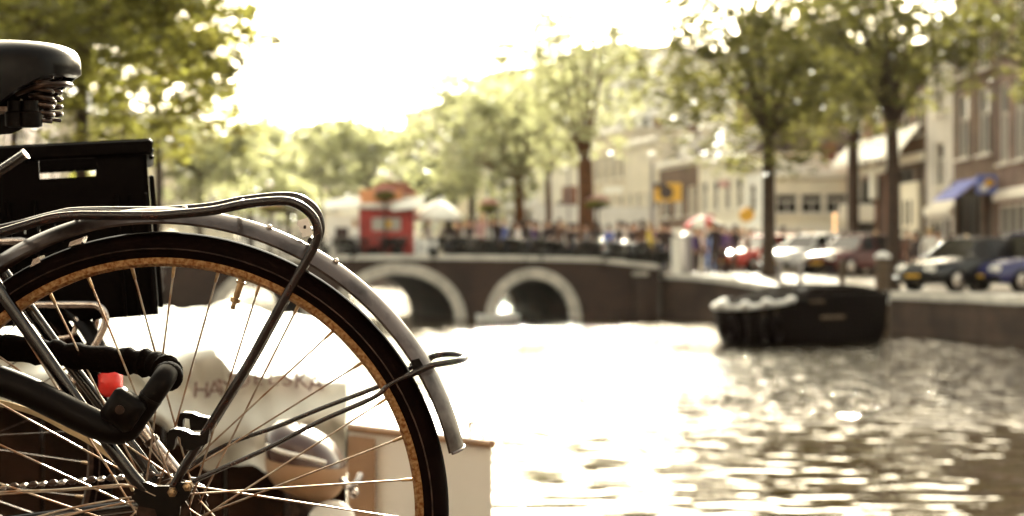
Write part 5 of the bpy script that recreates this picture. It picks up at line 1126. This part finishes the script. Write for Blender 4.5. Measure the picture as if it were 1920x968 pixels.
# ---- cars
def car(loc, rz, paint_, label, Lc=4.1, Wc_=1.68, Hc_=1.42, van=0):
    root = empty('parked_car', loc, label, 'car', rz=rz); hw_ = Wc_ / 2
    # stations along x: (x, half width, bottom, bonnet line height)
    st = [(-Lc / 2, .60, .42, .62), (-Lc / 2 + .10, .78, .30, .78), (-Lc / 2 + .55, .97, .24, .86), (-Lc * .24, 1, .22, .90), (0, 1, .22, .91), (Lc * .20, 1, .22, .90), (Lc * .33, .97, .22, .84), (Lc / 2 - .22, .88, .26, .74), (Lc / 2 - .05, .74, .32, .62), (Lc / 2, .60, .40, .54)]
    vs = []; fs = []
    for x, wf, zb_, zt in st:
        W2 = hw_ * wf
        for y, z in ((-W2 * .85, zb_), (-W2, zb_ + .12), (-W2, (zb_ + zt) / 2), (-W2 * .96, zt - .06), (-W2 * .86, zt), (-W2 * .4, zt + .035), (W2 * .4, zt + .035), (W2 * .86, zt), (W2 * .96, zt - .06), (W2, (zb_ + zt) / 2), (W2, zb_ + .12), (W2 * .85, zb_)): vs.append((x, y, z))
    n = 12
    for i in range(len(st) - 1):
        for j in range(n): l = (j + 1) % n; fs.append((i * n + j, i * n + l, (i + 1) * n + l, (i + 1) * n + j))
    fs += [tuple(range(n)), tuple(range(len(st) * n - 1, (len(st) - 1) * n - 1, -1))]
    s = MB(); s.add(vs, fs); s.build('body', M[paint_], root, smooth=45)
    zr = Hc_; cab = [(-Lc * .40, .80, .90), (-Lc * .27, .68, zr - .03), (-.1, .68, zr), (Lc * .08, .67, zr - .05), (Lc * .23, .82, .90)]
    s = MB(); vs = []; gz = .88
    for x, wf, z in cab: vs += [(x, -hw_ * .92, gz) if z < 1 else (x, -hw_ * wf * .98, z), (x, hw_ * .92, gz) if z < 1 else (x, hw_ * wf * .98, z)]
    base = [(-Lc * .27, -hw_ * .93, gz), (-.1, -hw_ * .94, gz), (Lc * .08, -hw_ * .93, gz), (-Lc * .27, hw_ * .93, gz), (-.1, hw_ * .94, gz), (Lc * .08, hw_ * .93, gz)]
    vs += base  # 0..9 pairs, 10.. base
    s.add(vs, [(0, 1, 3, 2)]); s.build('rear_window', M['glass'], root, smooth=False)
    s = MB(); s.add(vs, [(6, 7, 9, 8)]); s.build('windscreen', M['glass'], root, smooth=False)
    for o_, b_ in ((0, 10), (1, 13)):
        s = MB(); s.add(vs, [(0 + o_, 2 + o_, b_), (2 + o_, 4 + o_, b_ + 1, b_), (4 + o_, 6 + o_, b_ + 2, b_ + 1), (6 + o_, 8 + o_, b_ + 2)]); s.build('side_window', M['glass'], root, smooth=False)
    s = MB(); t = [(x, sy * hw_ * wf * f_, z + dz) for (x, wf, z) in cab[1:4] for sy, f_, dz in ((-1, 1, 0), (-1, .8, .05), (1, .8, .05), (1, 1, 0))]
    s.add(t, [(i * 4 + j, i * 4 + j + 1, i * 4 + 5 + j, i * 4 + 4 + j) for i in range(2) for j in range(3)] + [(0, 3, 2, 1), (8, 9, 10, 11)])
    for i0, i1 in ((0, 2), (6, 8), (1, 3), (7, 9)): s.tube([vs[i0], vs[i1]], .035, 6)
    for o_, b_ in ((4, 11), (5, 14)): s.tube([vs[o_], vs[b_]], .035, 6)
    s.build('roof', M[paint_], root, smooth=40)
    for x in (-Lc * .30, Lc * .31):
        for sy in (-1, 1):
            s = MB(); s.lathe([(.31, -.09), (.315, 0), (.31, .09), (.20, .095), (.20, -.095)], (x, sy * (hw_ - .08), .31), n=24); wl = s.build('wheel', M['tyre'], root)
            s = MB(); s.lathe([(.20, -.08), (.20, .08), (.06, .10), (.0001, .10), (.0001, -.10), (.06, -.10)], (x, sy * (hw_ - .075), .31), n=18); s.build('rim', M['chrome'], wl)
    for sy in (-1, 1):
        s = MB(); s.bbox((Lc / 2 - .10, sy * hw_ * .62, .62), (.16, .30, .16), .04); s.build('headlight', M['globe'], root)
        s = MB(); s.bbox((-Lc / 2 + .06, sy * hw_ * .64, .70), (.10, .24, .16), .03); s.build('tail_light', M['redlens'], root)
        s = MB(); s.bbox((Lc * .20, sy * (hw_ + .06), .96), (.10, .16, .11), .03); s.build('wing_mirror', M[paint_], root)
    for x in (Lc / 2 + .005, -Lc / 2 - .005):
        s = MB(); s.bbox((x, 0, .42), (.03, .5, .11), .008); s.build('number_plate', M['yellow'], root, smooth=False)
        s = MB(); s.bbox((x - .05 * (1 if x > 0 else -1), 0, .36), (.16, Wc_ * .86, .16), .05); s.build('bumper', M['black'], root)
    return root
for px, Y, rz, pt, lb, kw in ((1434, 53, 212, 'c_red', 'small red car partly hidden by the dark street tree trunk', {}), (1522, 51, 218, 'c_grey', 'silver grey car parked behind the dark moored boat', {}), (1608, 49.5, 215, 'c_dred', 'dark red car between the thin pole and the thick mooring post', {}),
    (1818, 38.5, 208, 'c_black', 'black car with bright reflections parked by the quay edge at right', dict(Hc_=1.45)), (1935, 38.5, 208, 'c_blue', 'dark blue car cut off by the right edge of the view', dict(Hc_=1.6)), (1700, 55, 200, 'c_black', 'dark car farther back between the tree trunk and the walkers', {})):
    q = PG(px, Y, 0); car((q.x, q.y, zs(q.x, q.y) - .005), R(rz), pt, lb, **kw)
# ---- posts and bollards
def post(loc, z0, z1, r_, label, mt='wood', cap='w_white'):
    root = empty('mooring_post', loc, label, 'post'); s = MB(); s.tube([(0, 0, z0), (0, 0, (z0 + z1) / 2), (0, 0, z1)], [r_ * 1.05, r_, r_ * .96], 14); s.build('shaft', M[mt], root)
    s = MB(); s.tube([(0, 0, z1 - .04), (0, 0, z1 + .02), (0, 0, z1 + .12)], [r_ * 1.12, r_ * 1.12, r_ * .35], 14); s.build('cap', M[cap], root); return root
post(PG(1655, 35.3, 0), -1.1, 2.0, .18, 'thick dark mooring post with a pale cap at the quay, right of the dark boat')  # cap coloured white for the gleam of lit chrome
post(PG(1579, 38.3, 0), -1.1, 1.85, .085, 'thin dark mooring pole standing behind the dark boat', cap='wood')
q = PG(1287, 49.2, 0); post(q + Vector((0, 0, 1.45)), -.2, 1.35, .20, 'grey concrete pillar at the corner of quay and bridge', 'greypost', 'greypost')
q = PG(1268, 48.9, 0); s = MB(q); s.bbox(q + Vector((0, 0, 2.15)), (.34, .10, 1.2), .04); s.cyl(q + Vector((0, .02, 1.3)), q + Vector((0, .02, 2.0)), .03, 8); tag(s.build('information_panel', M['canvas']), 'bright white upright panel beside the grey concrete pillar', 'sign')
for k, (px, Y) in enumerate(((1462, 43.6), (1500, 42.6), (1240, 50.6))):
    q = PG(px, Y, 0); z = zs(q.x, q.y); root = empty('bollard', (q.x, q.y, z), ['short pale bollard right of the dark street tree foot', 'short bollard before the silver grey car', 'short bollard at the end of the bridge parapet'][k], 'bollard', 'low bollards along the quay edge')
    s = MB(); s.tube([(0, 0, 0), (0, 0, .55), (0, 0, .6), (0, 0, .8)], [.09, .075, .10, .085], 12); s.build('shaft', M['greypost'], root); s = MB(); s.ball((0, 0, .82), .09, 12, 6, (1, 1, .6)); s.build('cap', M['w_white'], root)
# ---- shop signs, awning, bulbs
def facade_part(hs, x, y, z, dx, dy, dz, mt, name, label=None):
    s = MB(); s.bbox((x, y, z), (dx, dy, dz), .03); o = s.build(name, M[mt], hs[0], smooth=False); return o
zof = lambda py, Y: EYE + (HOR - py) * Y / F - 1.05
def sloped(hs, x0, x1, zt, zb_, out, mt='canvas'):
    s = MB(); t = .06; s.add([(x0, -.02, zt), (x1, -.02, zt), (x1, -out, zb_), (x0, -out, zb_), (x0, -.02, zt - t), (x1, -.02, zt - t), (x1, -out, zb_ - t), (x0, -out, zb_ - t)], [(0, 3, 2, 1), (4, 5, 6, 7), (0, 1, 5, 4), (1, 2, 6, 5), (2, 3, 7, 6), (3, 0, 4, 7)]); aw_ = s.build('awning', M[mt], hs[0], smooth=False)
    s = MB(); s.add([(x0, -out - .003, zb_), (x1, -out - .003, zb_), (x1, -out - .003, zb_ - .3), (x0, -out - .003, zb_ - .3)], [(0, 1, 2, 3)]); s.build('valance', M[mt], aw_, smooth=False)
h = SH[5]; sloped(h, 0, h[1], zof(262, 73.5), zof(300, 73), 1.0)
for fx in (.3, .72): facade_part(h, h[1] * fx, -.12, zof(340, 73), .62, .25, 1.9, 'canvas', 'pillar')
h = SH[4]; sloped(h, .1, h[1] - .5, zof(238, 68), zof(284, 67.5), 1.0)
facade_part(h, h[1] * .62, -.12, zof(395, 68), h[1] * .6, .25, 2.6, 'w_cream', 'entrance_surround')
for fx in (.48, .62, .76): facade_part(h, h[1] * fx, -.27, zof(400, 68), .22, .06, 1.2, 'glass', 'pane')
q = P(1607, 400, 66); s = MB(q); s.bbox(q, (1.6, .2, .85), .08); s.cyl(q + Vector((0, 0, .4)), q + Vector((0, 0, 1.0)), .03, 6); tag(s.build('hanging_sign', M['canvas']), 'blank white hanging sign in front of the red brick shop house', 'sign')
q = P(1252, 361, 88); s = MB(q); s.bbox(q, (1.7, .15, 1.15), .03); so_ = s.build('shop_sign', M['yellow']); tag(so_, 'yellow sign with a dark round emblem on the brown house', 'sign')
s = MB(); s.cyl((-.1, -.09, 0), (-.1, -.14, 0), .42, 20); s.build('emblem', M['w_dark'], so_); s = MB(); s.bbox((-.45, -.10, .42), (.8, .06, .3), .02); s.build('dark_band', M['w_dark'], so_, smooth=False)
q = P(1850, 346, 56.9); s = MB(q); s.bbox(q, (.78, .18, .76), .03); so_ = s.build('square_sign', M['p_blue']); tag(so_, 'square blue sign with yellow and white patches beside the blue awning', 'sign')
s = MB(); s.ball((.08, -.09, .06), .22, 12, 6, (1, .2, .8)); s.build('yellow_patch', M['yellow'], so_); s = MB(); s.bbox((-.14, -.1, -.14), (.30, .04, .26), .02); s.build('white_patch', M['canvas'], so_, smooth=False)
a_, b__ = P(1795, 342, 61.2), P(1838, 336, 57.8); out_ = Vector((-1.15, -.25, -.85)); s = MB(a_); th = Vector((0, 0, .05)); c_, d_ = a_ + out_, b__ + out_
s.add([a_, b__, d_, c_, a_ + th, b__ + th, d_ + th, c_ + th], [(3, 2, 1, 0), (4, 5, 6, 7), (0, 1, 5, 4), (1, 2, 6, 5), (2, 3, 7, 6), (3, 0, 4, 7)]); aw = s.build('awning', M['blueaw'], smooth=False); tag(aw, 'sloping light blue awning over the dark shop front', 'awning')
s = MB(); s.o = Vector(a_); v0 = Vector((0, 0, -.25)); s.add([c_, d_, d_ + v0, c_ + v0], [(0, 1, 2, 3)]); s.build('valance', M['canvas'], aw, smooth=False)
q = P(1357, 345, 84); s = MB(q); s.bbox(q, (.6, .1, .4), .03); tag(s.build('shop_sign', M['p_pink']), 'small pinkish sign high on the long cream facade', 'sign')
q = P(1400, 403, 72); s = MB(q); s.cyl(q - Vector((0, .05, 0)), q + Vector((0, .05, 0)), .38, 20); tag(s.build('round_sign', M['yellow']), 'round ochre sign left of the dark street tree trunk', 'sign')
q = P(1150, 357, 95); s = MB(q); s.bbox(q, (1.3, .12, .55), .03); tag(s.build('shop_sign', M['canvas']), 'white oblong sign on the tan house right of the reddish trunk', 'sign')
q = P(1328, 408, 60); s = MB(q); s.bbox(q, (.5, .1, .22), .03); tag(s.build('shop_sign', M['kred']), 'small red sign above the red and white parasol', 'sign')
q = P(1565, 404, 60); root = empty('bulb_string', q, 'short vertical string of glowing bulbs beside the cafe', 'string of lights')
M['bulb'] = mat('lit_bulb', (.9, .5, .2), .4, emit=(1, .5, .18), es=1.5)
for k, dy in enumerate((0, 14, 27)):
    s = MB(); s.ball((0, 0, -dy * 60 / F), .055, 10, 6); s.build('bulb', M['bulb'], root)
s = MB(); s.cyl((0, 0, .3), (0, 0, -.65), .008, 4); s.build('wire', M['iron'], root)
# ---- dark moored boat
b0, b1 = PG(1352, 31.2, 0), PG(1614, 34.0, 0); ax = b1 - b0; LB = ax.length; db = empty('moored_boat', (b0 + b1) / 2, 'dark moored boat under a black cover with tyre fenders hanging at its pale bow rail', 'boat', rz=math.atan2(ax.y, ax.x)); hl = LB / 2
secs = [(-hl, .12, .80), (-hl + .35, .55, .82), (-hl + 1.1, .95, .93), (0, 1.1, 1.06), (hl - .8, 1.05, 1.10), (hl - .1, .9, 1.08)]; zbt = [.35, -.05, -.35, -.45, -.45, -.3]
s = MB(); n = 9; vs = []
for (x, hw_, zt), zq in zip(secs, zbt):
    for k in range(n): a_ = pi * k / (n - 1); vs.append((x, -hw_ * cos(a_) * (1 if k in (0, n - 1) else .98), zt - (zt - zq) * sin(a_) ** .55))
s.add(vs, [(i * n + j, i * n + j + 1, (i + 1) * n + j + 1, (i + 1) * n + j) for i in range(len(secs) - 1) for j in range(n - 1)] + [tuple(range(n - 1, -1, -1)), tuple(range((len(secs) - 1) * n, len(secs) * n))] + [(i * n, (i + 1) * n, (i + 1) * n + n - 1, i * n + n - 1) for i in range(len(secs) - 1)])
s.build('hull', M['water_dummy'], db, smooth=50)
for sy in (-1, 1):
    s = MB(); s.tube(smooth_path([(x, sy * (hw_ + .01), zt + .05) for x, hw_, zt in secs[:3]], 5), .062, 10); s.build('gunwale', M['hull'], db)
    s = MB(); s.tube(smooth_path([(x, sy * (hw_ + .01), zt + .03) for x, hw_, zt in secs[2:]], 5), .04, 10); s.build('gunwale', M['water_dummy'], db)
s = MB(); s.tube(smooth_path([(-hl - .03, -.15, .86), (-hl - .08, 0, .88), (-hl - .03, .15, .86)], 4), .075, 10); s.build('bow_rail', M['hull'], db)
M['cover'] = mat('black_boat_cover', (.005, .0025, .002), .85, spec=.02, bump=.5, bscale=3)
s = MB(); vs = []; n = 13; cs = [(-hl + .75, .55, .88, .04), (-hl + 1.1, .8, .93, .12), (-hl + 1.7, .95, .98, .22), (-.1, 1.02, 1.04, .27), (.6, 1.02, 1.06, .30), (hl - .9, .98, 1.08, .26), (hl - .35, .90, 1.06, .22), (hl - .25, .86, 1.06, .02)]
for x, hw_, zt, hh in cs:
    for k in range(n): a_ = pi * k / (n - 1); vs.append((x, -hw_ * math.copysign(abs(cos(a_)) ** .55, cos(a_)), zt + hh * abs(sin(a_)) ** .6))
s.add(vs, [(i * n + j, (i + 1) * n + j, (i + 1) * n + j + 1, i * n + j + 1) for i in range(len(cs) - 1) for j in range(n - 1)]); s.build('cover', M['cover'], db, smooth=50)
for k, (x, y, z) in enumerate(((-hl + .02, -.30, .40), (-hl + .22, -.52, .40), (-hl + .55, -.74, .36), (-hl + .80, -.88, .38))):
    s = MB(); s.lathe([(.26 + .07 * cos(t_ * pi / 4), .065 * sin(t_ * pi / 4)) for t_ in range(8)], (0, 0, 0), n=22); o = s.build('tyre_fender', M['tyre'], db); o.location = (x, y, z); o.rotation_euler = (0, 0, R([60, 45, 30, 25, 0][k]))
    s = MB(); s.cyl((0, 0, .3), (0, 0, .62), .012, 5); s.build('rope', M['wood'], o)
for x, y, z, w_ in ((.1, -1.06, .62, .8), (-.3, -1.05, .98, .7), (1.2, -1.02, 1.0, .5)):
    s = MB(); s.bbox((x, y, z), (w_, .04, .07), .01); s.build('brown_strap', M['wood'], db, smooth=False)
for x, y, z, r_ in ((-hl - .05, -.10, .93, .12), (-hl + .25, -.50, .93, .10), (-hl + .62, -.78, .98, .11), (-hl + 1.15, -1.0, 1.03, .10)):
    s = MB(); s.ball((x, y, z), r_, 10, 6, (1.3, 1, .8)); s.build('rope_coil', M['hull'], db)
s = MB(); s.bbox((hl - .05, -.75, 1.0), (.16, .16, .32), .04); s.build('stern_bitt', M['hull'], db)
# small white boat glimpsed below the right arch
q = BP(10.8, -.5, 0); sb_ = empty('rowing_boat', q, 'low white rowing boat lying at the foot of the right arch', 'boat', rz=BANG)
s = MB(); vs = []; secs = [(-.8, .05, .20), (-.4, .28, .15), (.2, .32, .14), (.6, .26, .16)]; n = 7
for x, hw_, zt in secs:
    for k in range(n): a_ = pi * k / (n - 1); vs.append((x, -hw_ * cos(a_), zt - (zt + .1) * sin(a_) ** .6))
s.add(vs, [(i * n + j, i * n + j + 1, (i + 1) * n + j + 1, (i + 1) * n + j) for i in range(3) for j in range(n - 1)] + [tuple(range(21, 28))]); s.build('hull', M['hull'], sb_, smooth=50)
s = MB(); s.bbox((.1, 0, .12), (.12, .5, .03), .01); s.build('thwart', M['wood'], sb_, smooth=False)

# ================================================================ HAZE
hz = bpy.data.materials.new('haze_air'); hz.use_nodes = True; nt = hz.node_tree; nt.nodes.remove(nt.nodes['Principled BSDF'])
pv = nt.nodes.new('ShaderNodeVolumePrincipled'); pv.inputs['Color'].default_value = (.98, .96, .88, 1); pv.inputs['Density'].default_value = HAZE; pv.inputs['Anisotropy'].default_value = .4
nt.links.new(pv.outputs[0], nt.nodes['Material Output'].inputs['Volume'])
s = MB(); s.box((0, 500, 18.4), (3400, 4200, 42)); o = s.build('haze', hz, smooth=False); tag(o, kind='stuff')
